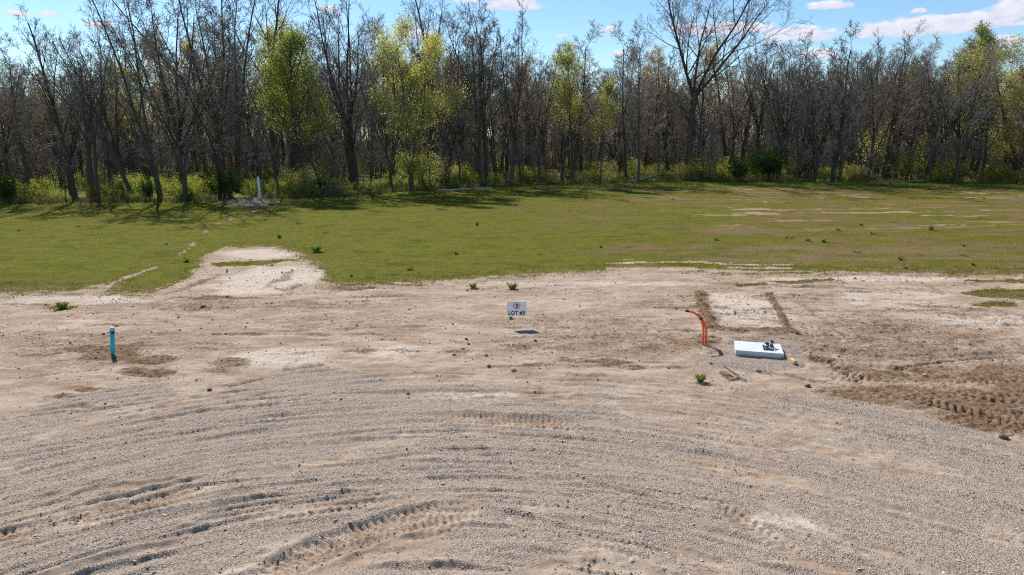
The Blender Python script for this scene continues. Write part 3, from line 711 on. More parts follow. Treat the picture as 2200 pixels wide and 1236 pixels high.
proto('elmthin', 'leafy_tree', seed=181, H=13, r0=.2, limb=5.2, lean=-.25, start=(.30, .2, .15, .15, 0), ang=(52, 46, 44, 42, 0), leaves=(6000, .12, .32, 3.5), leaf='green')
proto('lime', 'leafy_tree', seed=172, H=16, r0=.24, limb=5.0, fork=(.14, 4, 15), ang=(46, 42, 42, 42, 0), leaves=(33000, .135, .40, 2.2), leaf='lime')
proto('limeslim', 'leafy_tree', seed=173, H=15, r0=.14, limb=4.6, start=(.32, .2, .15, .15, 0), leaves=(10500, .13, .34, 5.0), leaf='lime')
proto('maple', 'leafy_tree', seed=174, H=20, r0=.22, limb=6.4, start=(.25, .2, .15, .15, 0), ang=(38, 38, 42, 42, 0), leaves=(20000, .14, .36, 5.0), leaf='bright')
proto('willow', 'willow_tree', seed=175, H=18, r0=.36, limb=7.0, fork=(.18, 3, 32), ang=(50, 46, 46, 46, 0), up=(.05, .03, .01, -.02, -.03), leaves=(38000, .14, .45, 3.5), leaf='willow')

def at(px, py): return g(px, py)
rt = np.random.default_rng(77)
HAND = [  # kind, foot px, foot py, height, turn, widening, label
 ('tall1', 12, 425, 17.0, .4, 1.0, 'bare tree with leaning top at the end of the shrub row by the field corner'),
 ('tall2', 163, 431, 16.5, 2.2, 1.0, 'tall bare tree with narrow fan of twigs growing apart above the shrubs'),
 ('tall3', 212, 432, 15.5, 1.0, .8, 'straight thin bare tree beside the fan-shaped one'),
 ('lean1', 290, 433, 16.5, 0.2, 1.0, 'bare tree whose trunk leans and forks low above the shrubs'),
 ('fork1', 345, 431, 19.0, .8, 1.0, 'bare tree with twin trunks close together at the field edge'),
 ('tall1', 402, 424, 20.0, 3.9, 1.1, 'tall wide bare tree next to the dark evergreen shrub'),
 ('fork2', 486, 414, 22.5, 1.3, 1.05, 'tallest thick-trunked bare tree behind the dark evergreen shrub'),
 ('fork1', 508, 412, 22.0, 3.3, 1.0, 'tall dark bare tree close behind the white pipe'),
 ('lean1', 551, 425, 11.0, 6.1, .8, 'small leaning bare tree rising right behind the white pipe'),
 ('elm', 640, 420, 15.2, .6, 1.0, 'thick-trunked tree in fresh green leaf behind the mown strip by the white pipe'),
 ('elmthin', 700, 421, 12.5, 0.3, .9, 'leaning dark-trunked tree with thin green leaves beside the thick green one'),
 ('tall2', 596, 408, 23.5, .3, 1.1, 'tall bare tree towering over the fresh green tree'),
 ('tall1', 768, 410, 23.5, 5.0, 1.0, 'tall straight bare tree between the green tree and the yellow-green tree'),
 ('lime', 884, 413, 16.8, .5, 1.12, 'large many-stemmed tree in pale yellow-green bloom at the field edge'),
 ('tall2', 962, 403, 23.0, 1.7, 1.0, 'tall bare tree standing behind the pale yellow-green tree'),
 ('fork1', 912, 400, 21.5, 4.1, .9, 'bare tree whose top shows over the pale yellow-green tree'),
 ('tall3', 1045, 401, 21.5, 2.9, 1.05, 'bare tree with a rounded fan of brown twigs past the yellow-green tree'),
 ('tall1', 1098, 400, 20.5, .9, 1.0, 'bare tree with upright grey twigs standing past the rounded fan'),
 ('mid1', 1160, 401, 16.5, .2, 1.0, 'medium bare tree with a dense grey crown before the slim lime tree'),
 ('limeslim', 1228, 397, 16.0, .7, 1.1, 'slim tree with a lime green leaf plume among bare trees'),
 ('limeslim', 1290, 395, 12.5, 2.7, 1.0, 'short sparse lime-leaved tree beside the slim lime plume'),
 ('mid2', 1371, 397, 17.0, .1, 1.0, 'bare tree with pale broken branches at the field edge'),
 ('giant', 1480, 389, 28.0, 2.0, 1.18, 'huge spreading bare tree rising high above all its neighbours'),
 ('budded', 1425, 378, 19.5, 1.0, 1.2, 'tan budding tree standing behind the huge spreading tree'),
 ('budded', 1560, 377, 20.5, 2.4, 1.3, 'wide tan budding tree on the far side of the huge spreading tree'),
 ('mid3', 1675, 392, 15.5, .6, 1.1, 'bare twiggy tree above the dark green thicket'),
 ('mid1', 1750, 392, 15.0, 3.0, 1.1, 'grey bare tree next to the thicket with a straight thin trunk'),
 ('thin1', 1803, 396, 11.0, 1.2, 1.0, 'straight dark sapling standing alone at the grass edge'),
 ('tall1', 1850, 384, 20.0, .3, 1.1, 'tall bare tree rising above the lime shrubs'),
 ('mid2', 1945, 388, 17.0, 2.1, 1.15, 'brown twiggy bare tree with pale side branches above the shrubs'),
 ('fork2', 2055, 389, 17.0, .5, .9, 'bare tree with several slanting thin trunks beside the willow'),
 ('maple', 2085, 377, 22.0, .9, 1.05, 'tall pointed tree in bright green leaf behind the willow'),
 ('limeslim', 2035, 383, 17.0, 4.0, 1.2, 'yellow-green leafy tree between the bright green tree and bare trees'),
 ('willow', 2178, 390, 18.5, 2.5, 1.35, 'broad olive willow with a low forked trunk at the grass edge')]
TREES = []
def far_enough(x, y, d):
    return all((x-a)**2+(y-b)**2 > d*d for a, b in TREES)
for (key, px, py, h, rz, wd, lab) in HAND:
    x, y = at(px, py); TREES.append((x, y))
    plant(key, x, y, h, rz, (rt.normal(0, .015), rt.normal(0, .015)), lab, None, wd)
FILL = {'tall1': 'tall bare tree with rising limbs', 'tall2': 'tall bare tree with steep upper limbs', 'tall3': 'tall narrow bare tree with brown twigs',
        'fork1': 'bare tree with two main stems', 'fork2': 'bare tree with three main stems', 'lean1': 'leaning bare tree',
        'mid1': 'medium bare tree with dense grey crown', 'mid2': 'medium bare tree with spreading brown crown', 'mid3': 'medium bare tree flecked with brown buds',
        'thin1': 'thin upright bare sapling', 'thin2': 'thin slanting bare sapling', 'budded': 'tan budding tree', 'limeslim': 'slim lime-leaved tree'}
LANDMARKS = [(-400, 'the dark corner shrub'), (90, 'the dark corner shrub'), (240, 'the fan-shaped bare tree'), (330, 'the twin-trunked bare tree'), (440, 'the rounded dark evergreen shrub'), (530, 'the white pipe'), (600, 'the white pipe'), (680, 'the fresh green tree'), (790, 'the tall straight bare tree'), (880, 'the pale yellow-green tree'), (980, 'the pale yellow-green tree'),
             (1090, 'the rounded fan of brown twigs'), (1170, 'the slim lime plume'), (1290, 'the short sparse lime tree'), (1390, 'the tree with broken branches'), (1490, 'the huge spreading tree'), (1570, 'the tan budding tree'), (1650, 'the big dark thicket'), (1760, 'the lone edge sapling'), (1870, 'the tall lime shrub'), (1960, 'the brown twiggy tree'), (2060, 'the bright green tree'), (2180, 'the olive willow'), (2600, 'the olive willow')]
def where(x, y):
    """a spot in the wood told by what stands near it"""
    px = 1100 + FPX*x/(y*.98); lm = min(LANDMARKS, key=lambda q: abs(q[0]-px))[1]; d = y - float(edge_y(x))
    return ('by ' if d < 2.5 else 'close behind ' if d < 7 else 'some way behind ' if d < 13 else 'well behind ' if d < 20 else 'far behind ') + lm
def height_here(x, y):
    """the wood is taller towards its western part"""
    px = 1100 + FPX*x/(y*.98)
    return float(np.interp(px, [-300, 0, 250, 350, 600, 1000, 1150, 1250, 1600, 1900, 2400], [17, 16.5, 18, 21, 23, 22.5, 20.5, 19.8, 21, 22, 22]))
def fill(n, lo, hi, keys, wts, gap, hs):
    got = tries = 0
    while got < n and tries < n*40:
        tries += 1
        x = rt.uniform(-64, 84); y = float(edge_y(x)) + rt.uniform(lo, hi)
        if abs(x) > .80*y + 3 or not far_enough(x, y, gap): continue
        key = keys[rt.choice(len(keys), p=np.array(wts)/sum(wts))]
        if key == 'thin1' or key == 'thin2': h = rt.uniform(6, 11)
        elif key.startswith('mid'): h = height_here(x, y)*rt.uniform(.62, .9)
        else: h = height_here(x, y)*rt.uniform(.66, .93)*hs
        TREES.append((x, y)); got += 1
        plant(key, x, y, h, rt.uniform(0, 6.28), (rt.normal(0, .03), rt.normal(0, .03)), FILL[key]+' '+where(x, y), 'woodland: '+FILL[key], rt.uniform(1.0, 1.35))
fill(40, 0.3, 4.0, ['thin1', 'thin2', 'mid1', 'mid2', 'mid3'], [4, 4, 2, 2, 2], 1.3, 1)
fill(54, 2.5, 13, ['tall1', 'tall2', 'tall3', 'fork1', 'fork2', 'lean1', 'mid1', 'mid2', 'mid3', 'budded'], [2, 2, 2, 1.5, 1.5, 1, 4, 4, 3, .6], 1.9, 1)
fill(84, 12, 34, ['tall1', 'tall2', 'tall3', 'fork1', 'mid1', 'mid2', 'mid3', 'budded', 'limeslim'], [2, 2, 2, 1.5, 4, 4, 3, 1.0, .5], 1.9, .95)

# the depth of the wood, one mass
def mass(name, keys, pts, label, cat):
    """pts: rows of x, y, z, turn, scale, kind"""
    me = bpy.data.meshes.new(name); n = len(pts); A_ = np.array(pts)
    me.vertices.add(n); me.vertices.foreach_set('co', A_[:, :3].astype(np.float32).ravel())
    a = me.attributes.new('turn', 'FLOAT_VECTOR', 'POINT'); a.data.foreach_set('vector', np.stack([A_[:, 3]*0, A_[:, 3]*0, A_[:, 3]], 1).astype(np.float32).ravel())
    a = me.attributes.new('size', 'FLOAT', 'POINT'); a.data.foreach_set('value', A_[:, 4].astype(np.float32))
    a = me.attributes.new('sort', 'INT', 'POINT'); a.data.foreach_set('value', A_[:, 5].astype(np.int32))
    o = add(name, me); ng = bpy.data.node_groups.new(name, 'GeometryNodeTree')
    ng.interface.new_socket('Geometry', in_out='INPUT', socket_type='NodeSocketGeometry'); ng.interface.new_socket('Geometry', in_out='OUTPUT', socket_type='NodeSocketGeometry')
    N, L = ng.nodes, ng.links; gi, go = N.new('NodeGroupInput'), N.new('NodeGroupOutput'); jo = N.new('GeometryNodeJoinGeometry')
    NA = lambda nm, ty: (lambda q: (setattr(q, 'data_type', ty), q.inputs[0].__setattr__('default_value', nm), q.outputs[0])[2])(N.new('GeometryNodeInputNamedAttribute'))
    turn, size, sort = NA('turn', 'FLOAT_VECTOR'), NA('size', 'FLOAT'), NA('sort', 'INT')
    for kk, meshes in enumerate(keys):
        j2 = N.new('GeometryNodeJoinGeometry')
        for msh in meshes:
            src = next(q for q in bpy.data.objects if q.data == msh)
            oi = N.new('GeometryNodeObjectInfo'); oi.transform_space = 'ORIGINAL'; oi.inputs['Object'].default_value = src; L.new(oi.outputs['Geometry'], j2.inputs[0])
        cp = N.new('FunctionNodeCompare'); cp.data_type = 'INT'; cp.operation = 'EQUAL'
        ii = [s for s in cp.inputs if s.type == 'INT']; L.new(sort, ii[0]); ii[1].default_value = kk
        ip = N.new('GeometryNodeInstanceOnPoints'); L.new(gi.outputs[0], ip.inputs['Points']); L.new(cp.outputs[0], ip.inputs['Selection']); L.new(j2.outputs[0], ip.inputs['Instance'])
        L.new(turn, ip.inputs['Rotation']); L.new(size, ip.inputs['Scale']); L.new(ip.outputs[0], jo.inputs[0])
    L.new(jo.outputs[0], go.inputs[0]); o.modifiers.new('mass', 'NODES').node_group = ng
    return tag(o, label, cat, kind='stuff')

pts = []
for i in range(1300):
    x = rt.uniform(-190, 240); y = float(edge_y(x)) + 28 + rt.uniform(0, 1)**1.2*190
    kk = int(rt.choice(6, p=[.2, .2, .12, .2, .2, .08])); hh = height_here(x, y)
    H = [19, 20, 19, 14, 13, 17][kk]; s = hh*rt.uniform(.70, 1.0)/H
    pts.append((x, y, -.33, rt.uniform(0, 6.28), s, kk))
mass('distant_wood', [PROTO[q][1:3] if PROTO[q][3] is None else PROTO[q][1:4] for q in ('tall1', 'tall3', 'fork1', 'mid1', 'mid2', 'budded')], pts, 'distant depth of bare grey woodland behind the front trees', 'woodland')

# ------------------------------------------------------------------ shrubs
def shrub_proto(key, name, seed, H, W, nleaf, lsz, leaf, stems=9):
    r = np.random.default_rng(seed); S = Skel(); P = dict(BASE); P.update(n=(0, 5, 4, 0, 0), maxlev=3, rmin=.006, up=(0, .08, .05, .05, 0)); P['limb'] = 1
    for i in range(stems):
        a = r.uniform(0, 6.28); q = r.uniform(0, W*.25)
        d = unit(np.array([math.cos(a)*r.uniform(.1, .8)*W/H, math.sin(a)*r.uniform(.1, .8)*W/H, 1.0]))
        grow(S, r, np.array([math.cos(a)*q, math.sin(a)*q, -.05]), d, H*r.uniform(.6, 1.0), .022*H/2, 1, P)
    T = np.array([q for q, lv in S.tips]); C = T[r.integers(0, len(T), nleaf)] + r.normal(0, .11*H/2, (nleaf, 3)); C[:, 2] = np.abs(C[:, 2])
    V, F = leaf_quads(r, C, lsz)
    SHRUB[key] = (name, S.mesh(name+'_stems', True, M_BARK), S.mesh(name+'_branches', False, M_TWIG), np_mesh(name+'_foliage', V, F, M_LEAF[leaf]), H)
SHRUB = {}
shrub_proto('bush1', 'shrub', 301, 2.4, 2.0, 2200, .10, 'bush')
shrub_proto('bush2', 'shrub', 302, 1.7, 2.2, 2000, .10, 'bush')
shrub_proto('bush3', 'shrub', 303, 3.4, 2.2, 2400, .105, 'lime')
shrub_proto('bush4', 'shrub', 304, 2.6, 2.4, 2400, .10, 'green')
shrub_proto('dark1', 'evergreen_shrub', 305, 2.6, 2.0, 4200, .12, 'dark', 14)
shrub_proto('dry1', 'bare_shrub', 306, 1.9, 2.2, 260, .10, 'bud', 14)
def shrub(key, x, y, h, rz, label, group=None, wide=1.0):
    name, st, brm, lv, H = SHRUB[key]; s = h/H
    o = empty(name, (x, y, gz(x, y)-.03), rz); o.scale = (s*wide, s*wide, s)
    add('stems', st, o); add('branches', brm, o); add('foliage', lv, o)
    return tag(o, label, 'shrub', group)
for (key, px, py, h, wd, lab) in [('dark1', 482, 431, 2.9, 1.15, 'rounded dark green evergreen shrub standing before the tall twin trunks'), ('dark1', 318, 434, 2.0, .7, 'small dark evergreen shrub at the foot of the twin-trunked tree'),
        ('dark1', 690, 422, 1.6, .9, 'low dark evergreen shrub at the foot of the leaning green tree'), ('dark1', 1640, 393, 4.6, 1.0, 'big dark green thicket shrub in the wood edge by the lime shrubs'), ('dark1', 1588, 393, 3.4, .9, 'smaller dark green thicket shrub beside the big one'),
        ('dark1', 20, 438, 2.6, 1.0, 'dark green shrub at the field corner under the leaning tree'),
        ('bush3', 1870, 388, 7.5, 1.0, 'tall lime green shrub in front of the tall bare tree'), ('bush3', 1985, 388, 6.0, 1.2, 'broad lime green shrub under the brown twiggy tree'), ('bush4', 1930, 390, 4.2, 1.2, 'mid green shrub between the two lime shrubs'),
        ('bush3', 930, 408, 4.2, 1.2, 'yellow-green shrub under the pale blooming tree')]:
    x, y = at(px, py); shrub(key, x, y, h, rt.uniform(0, 6), lab, None, wd)
SL = {'bush1': 'upright yellow-green shrub', 'bush2': 'low yellow-green shrub', 'bush3': 'tall lime green shrub', 'bush4': 'mid green shrub', 'dry1': 'leafless brown shrub'}
for i in range(165):
    x = rt.uniform(-58, 82); y = float(edge_y(x)) + .9 + abs(rt.normal(0, 3.0)); key = ['bush1', 'bush2', 'bush3', 'bush4', 'dry1'][rt.choice(5, p=[.27, .25, .1, .16, .22])]
    shrub(key, x, y, SHRUB[key][4]*rt.uniform(.35, .85)*(1+.25*(x > 20)), rt.uniform(0, 6.28), SL[key]+' '+where(x, y), 'shrubs of the wood edge: '+SL[key], rt.uniform(.9, 1.4))
pts = []
for i in range(1500):
    x = rt.uniform(-110, 140); y = float(edge_y(x)) + 4 + rt.uniform(0, 1)**1.5*95
    if fbm(np.array([x*.12]), np.array([y*.12]), 2, 261)[0] < .40: continue
    kk = int(rt.choice(4, p=[.35, .3, .2, .15])); pts.append((x, y, -.05, rt.uniform(0, 6.28), rt.uniform(.4, 1.0), kk))
tp = []
for i in range(1700):
    x = rt.uniform(-130, 165); y = float(edge_y(x)) + 15 + rt.uniform(0, 1)**1.2*110
    kk = int(rt.choice(4, p=[.3, .25, .25, .2])); tp.append((x, y, -.1, rt.uniform(0, 6.28), [rt.uniform(1.6, 3.2), rt.uniform(.6, 1.1), rt.uniform(.6, 1.1), rt.uniform(.45, .8)][kk], kk))
mass('bare_thicket', [SHRUB['dry1'][1:4], PROTO['thin1'][1:3], PROTO['thin2'][1:3], PROTO['mid2'][1:3]], tp, 'dense thicket of bare brush between the trunks inside the wood', 'thicket')
mass('undergrowth', [SHRUB[q][1:4] for q in ('bush1', 'bush2', 'bush4', 'bush3')], pts, 'sunlit yellow-green undergrowth inside the wood', 'undergrowth')

# ------------------------------------------------------------------ small things in the field
def weed_mesh(seed, n, h, w_):
    r = np.random.default_rng(seed); a = r.uniform(0, 6.283, n); ln = r.uniform(.5, 1, n); rr = r.uniform(0, w_*.25, n)
    b = np.stack([np.cos(a)*rr, np.sin(a)*rr, np.zeros(n)], 1); o_ = np.stack([np.cos(a), np.sin(a), np.zeros(n)], 1); sd = np.stack([-np.sin(a), np.cos(a), np.zeros(n)], 1)
    mid = b + o_*(w_*.28*ln)[:, None] + UP*(h*ln*r.uniform(.6, 1.1, n))[:, None]; tip = b + o_*(w_*.62*ln)[:, None] + UP*(h*ln*r.uniform(.3, 1.1, n))[:, None]
    s1 = sd*.022; V = np.stack([b-s1*.6, b+s1*.6, mid+s1, mid-s1, mid+s1, mid-s1, tip-s1*.15, tip+s1*.15], 1).reshape(-1, 3)
    i = np.arange(n)[:, None]*8
    F = np.concatenate([i+np.array([0, 1, 2, 3]), i+np.array([5, 4, 7, 6])]).reshape(-1, 4)
    return np_mesh('weed', V, F, M_WEED)
M_WEED = leaf_mat('weed_leaf', (.17, .23, .035), (.30, .36, .08), .55, 6)
WM = [weed_mesh(400, 70, .20, .5), weed_mesh(401, 90, .30, .42), weed_mesh(402, 46, .12, .6)]
WEEDS = [(1225,453),(1025,483),(168,487),(880,580),(755,594),(1060,552),(640,481),(1935,560),(1840,543),(1735,517),(1770,520),(1695,510),(1875,503),(2070,530),(2070,548),(2140,578),(2090,570),(2105,470),(1800,495),(1850,485),(1555,505),(1540,517),(980,546),(830,560),(40,495),(400,563),(1350,533),(1480,470),(2000,495),(1905,418),(2115,428),(1290,533),(1160,548),(1445,430),(600,512),(700,500)]
for i, (px, py) in enumerate(WEEDS):
    x, y = g(px, py); o = add('weed_clump', WM[i % 3]); s = rt.uniform(.35, .8)*(1.2 if px > 1600 else 1)
    o.location = (x, y, gz(x, y)); o.rotation_euler = (0, 0, rt.uniform(0, 6)); o.scale = (s, s, s*rt.uniform(.8, 1.2))
    near = min([(559, 434, 'near the white pipe'), (585, 590, 'near the bare dirt patch'), (60, 500, 'toward the dark corner shrub'), (1100, 600, 'behind the lot sign'), (1230, 420, 'toward the slim lime plume'), (1480, 430, 'toward the huge spreading tree'), (1560, 560, 'behind the orange conduits'), (1800, 500, 'among the bare streaks of the field'), (1900, 590, 'by the wheel ruts behind the concrete pad'), (2150, 440, 'toward the olive willow'), (850, 590, 'between the bare patch and the lot sign')], key=lambda q: math.hypot(*(g(q[0], q[1])-np.array([x, y]))))[2]
    tag(o, 'leafy green weed clump in the short grass '+near, 'weed', 'weed clumps in the field')
for (px, py, s, lab) in [(1504, 822, .6, 'bright green weed clump at the gravel edge near the fallen stick'), (1101, 622, .9, 'green weed clump on bare dirt behind the lot sign'), (1016, 619, .7, 'smaller weed clump on bare dirt farther along from the lot sign'), (680, 540, 1.3, 'dark green weed clump at the corner of the bare patch'),
        (1097, 686, .28, 'tiny weed sprout just under the lot sign'), (1712, 718, .35, 'tiny weed by the end of the soil ridge'), (1527, 783, .22, 'tiny weed sprout on the gravel before the concrete pad'), (135, 663, .9, 'flat weed patch on bare dirt behind the green pipe')]:
    x, y = g(px, py); o = add('weed_clump', WM[1]); o.location = (x, y, gz(x, y)); o.scale = (s, s, s); tag(o, lab, 'weed')

# lot sign -----------------------------------------------------------
def text_mesh(txt, size, bold=0.0):
    cu = bpy.data.curves.new('text', 'FONT'); cu.body = txt; cu.size = size; cu.space_character = 1.16; cu.align_x = 'CENTER'; cu.align_y = 'CENTER'; cu.offset = bold; cu.extrude = .0006
    o = bpy.data.objects.new('text', cu); COL.objects.link(o); bpy.context.view_layer.update()
    me = bpy.data.meshes.new_from_object(o.evaluated_get(bpy.context.evaluated_depsgraph_get()))
    bpy.data.objects.remove(o); return me
M_SIGN = simple('sign_plastic', (.88, .87, .88), .5, .4, 0, .02, 8); M_BLACK = simple('black_print', (.012, .012, .014), .5, .3, 0, .1)
M_WIRE = simple('galvanised_wire', (.42, .42, .42), .45, .5, .7)
def lot_sign():
    x, y = .145, 20.6; z0 = gz(x, y); S = empty('lot_sign', (x, y, z0), R(1.5))
    W, H, B = .61, .46, .355
    b = MB(); b.box((0, 0, B+H/2), (W, .008, H)); b.build('panel', M_SIGN, S, False, .001)
    for sx in (-.20, .20):
        b = MB(); b.tube([(sx, .006, -.18), (sx, .006, B+.30)], .0022, 6); b.build('wire_leg', M_WIRE, S)
    b = MB(); b.tube([(-.20, .006, B-.10), (.20, .006, B-.10)], .0022, 6); b.build('wire_crossbar', M_WIRE, S)
    me = text_mesh('LOT #3', .140, .0055); me.materials.append(M_BLACK); t = add('lettering', me, S); t.location = (0, -.0062, B+.088); t.rotation_euler = (math.pi/2, 0, 0); t.scale = (1.0, 1.2, 1)
    # round emblem: ring, tall letter with bars
    b = MB(); cz = B+.325; n = 48
    for i in range(n):
        if i % 24 in (6, 17): continue
        a0, a1 = 2*math.pi*i/n, 2*math.pi*(i+1)/n
        q = [(rr*math.cos(a)*1.06, -.0056, cz+rr*math.sin(a)) for rr, a in ((.090, a0), (.090, a1), (.106, a1), (.106, a0))]
        b.poly(q, [(0, 1, 2, 3)])
    b.build('emblem_ring', M_BLACK, S)
    me = text_mesh('B', .150, .0045); me.materials.append(M_BLACK); t = add('emblem_letter', me, S); t.location = (.006, -.0062, cz-.012); t.rotation_euler = (math.pi/2, 0, 0)
    b = MB(); b.box((-.022, -.0058, cz+.050), (.082, .001, .014)); b.box((-.052, -.0058, cz-.016), (.034, .001, .008)); b.box((.056, -.0058, cz-.016), (.030, .001, .008))
    b.box((-.050, -.0058, cz+.016), (.020, .001, .007)); b.box((0, 0, 0), (.052, .001, .009), Matrix.Translation((.050, -.0058, cz+.040)) @ Matrix.Rotation(R(-40), 4, 'Y')); b.box((0, 0, 0), (.030, .001, .007), Matrix.Translation((.056, -.0058, cz+.014)) @ Matrix.Rotation(R(-12), 4, 'Y'))
    b.build('emblem_bars', M_BLACK, S)
    tag(S, 'white rectangular lot sign lettered LOT #3 on thin wire legs in bare dirt', 'sign')
lot_sign()

# sewer stub --------------------------------------------------------
M_TEAL = simple('green_pvc', (.018, .52, .53), .38, .5, 0, .10, 14); M_CAPB = simple('pale_blue_cap', (.30, .48, .62), .4, .5); M_RUB = simple('black_rubber', (.02, .02, .022), .5, .4)
M_STEEL = simple('bright_steel', (.62, .62, .62), .3, .5, .9)
def stub():
    x, y = g(242, 762); S = empty('sewer_pipe', (x, y, gz(x, y))); S.rotation_euler = (R(-2), R(4.5), 0)
    b = MB(); b.tube([(0, 0, -.25), (0, 0, .70)], .055, 20); b.build('pipe', M_TEAL, S, True)
    b = MB(); b.tube([(0, 0, .60), (0, 0, .605), (0, 0, .665), (0, 0, .67)], [.058, .063, .063, .058], 20); k_ = b.build('rubber_coupling', M_RUB, S, True)
    b = MB(); b.box((.004, -.066, .632), (.024, .012, .022)); b.tube([(.02, -.066, .632), (.034, -.066, .632)], .006, 8); b.build('clamp_screw', M_STEEL, k_)
    b = MB(); b.tube([(0, 0, .67), (0, 0, .735), (0, 0, .745), (0, 0, .765), (0, 0, .775)], [.059, .059, .056, .035, .008], 20); b.build('cap', M_CAPB, S, True)
    tag(S, 'teal green plastic sewer pipe stub with a pale cap standing in dark soil', 'pipe')
stub()

# white standpipe and marker flags -----------------------------------
M_WHITE = simple('white_pvc', (.78, .80, .82), .35, .5, 0, .03); M_BLUE = simple('blue_flag', (.08, .30, .75), .6, .3)
def standpipe():
    x, y = PIPE_W; z = gz(x, y); S = empty('white_pipe', (x, y, z)); S.rotation_euler = (0, R(-1.0), 0)
    b = MB(); b.tube([(0, 0, -.4), (0, 0, 2.0)], .105, 20); b.build('pipe', M_WHITE, S, True)
    b = MB(); b.tube([(0, 0, .02), (0, 0, .03), (0, 0, .24), (0, 0, .25)], [.11, .128, .128, .11], 20); b.build('socket_collar', M_WHITE, S, True)
    b = MB(); b.tube([(0, 0, 2.0), (0, 0, 2.05), (0, 0, 2.07)], [.115, .115, .09], 20); b.build('cap', M_WHITE, S, True)
    tag(S, 'tall white plastic standpipe on a soil mound at the foot of the woods', 'pipe')
standpipe()
for (px, py, lab) in [(486, 476, 'small blue marker flag beside the bare scar near the white pipe'), (355, 535, 'small blue marker flag in the grass by the bare patch'), (553, 430, 'low blue marker flag at the base of the white pipe')]:
    x, y = g(px, py); S = empty('marker_flag', (x, y, gz(x, y)), rt.uniform(-.4, .4)); h = .34 if py > 440 else .22
    b = MB(); b.tube([(0, 0, -.1), (0, 0, h)], .004, 6); b.build('wire_stake', M_WIRE, S)
    b = MB(); n = 5; V = []; F = []
    for i in range(n+1): V += [(.16*i/n, .02*math.sin(i*1.4), h-.13-.02*i/n), (.16*i/n, .02*math.sin(i*1.4+.4), h-.015*i/n)]
    for i in range(n): F.append((2*i, 2*i+2, 2*i+3, 2*i+1))
    b.poly(V, F); f = b.build('flag', M_BLUE, S, True); f.modifiers.new('thick', 'SOLIDIFY').thickness = .002
    tag(S, lab, 'flag')

# orange conduits ----------------------------------------------------
M_ORANGE = simple('orange_conduit', (.90, .13, .008), .4, .5, 0, .06, 20)
def conduits():
    x, y = g(1513, 741); z = gz(x, y); S = empty('conduit_bundle', (x, y, z))
    # runs read off the photograph, in metres from the foot (x across, z up, y towards the camera is negative)
    A_ = [(-.055, 0, -.12), (-.045, -.01, .10), (-.05, -.03, .35), (-.09, -.06, .58), (-.17, -.10, .76), (-.28, -.14, .89), (-.43, -.18, .98), (-.60, -.22, 1.03)]
    B_ = [(.04, .03, -.12), (.045, .02, .10), (.035, -.01, .35), (-.02, -.045, .57), (-.12, -.085, .75), (-.235, -.125, .885), (-.275, -.14, .935)]
    def sm(P, n=30):
        C = curve([p[:2] for p in P], n); D_ = curve([(p[2], 0) for p in P], n); return [(C[i][0], C[i][1], D_[i][0]) for i in range(n)]
    a, b_ = sm(A_), sm(B_)
    m = MB(); m.tube(a, .029, 12); ca = m.build('conduit', M_ORANGE, S, True)
    m = MB(); m.tube([a[-2], a[-1], tuple(2*np.array(a[-1])-np.array(a[-2]))], .033, 12); m.build('end_plug', M_RUB, ca, True)
    m = MB(); m.tube(b_, .029, 12); cb = m.build('conduit', M_ORANGE, S, True)
    m = MB(); m.tube([b_[-1], tuple(2*np.array(b_[-1])-np.array(b_[-3]))], .020, 12); m.build('end_plug', M_WIRE, cb, True)
    i = 17; pa, pb = np.array(a[i]), np.array(min(b_, key=lambda q: np.linalg.norm(np.array(q)-a[i])))
    c = (pa+pb)/2; t = np.array(a[i+1])-np.array(a[i-1]); t = t/np.linalg.norm(t)*.02
    m = MB(); m.tube([tuple(c-t), tuple(c+t)], .052, 14); m.build('tape_wrap', M_RUB, S, True)
    tag(S, 'pair of bright orange plastic conduits curving up out of the soil', 'conduit')
conduits()

# concrete pad -------------------------------------------------------
def concrete():
    m, t = new_mat('cast_concrete'); tc = t.n('ShaderNodeTexCoord'); n = t.noise(tc.outputs['Object'], 3, 6, .65); n2 = t.noise(tc.outputs['Object'], 120, 3)
    c = t.mix(t.step(n, .35, .7), (.52, .56, .575, 1), (.62, .65, .655, 1)); c = t.mix(t.math('MULTIPLY', t.step(n2, .6, .75), .35), c, (.40, .42, .42, 1))
    sx = t.n('ShaderNodeSeparateXYZ'); t.link(tc.outputs['Object'], sx.inputs[0]); n6 = t.noise(tc.outputs['Object'], 7, 5, .7)
    splash = t.step(t.math('SUBTRACT', t.math('ADD', n6, .02), t.math('MULTIPLY', sx.outputs[2], 2.6)), .22, .46); c = t.mix(t.math('MULTIPLY', splash, .7), c, (.40, .30, .22, 1)); c = t.mix(t.math('MULTIPLY', t.step(n6, .60, .75), .3), c, (.45, .38, .31, 1))
    principled(t, c, .75, .3, 0, bump(t, n2, .004)); return m
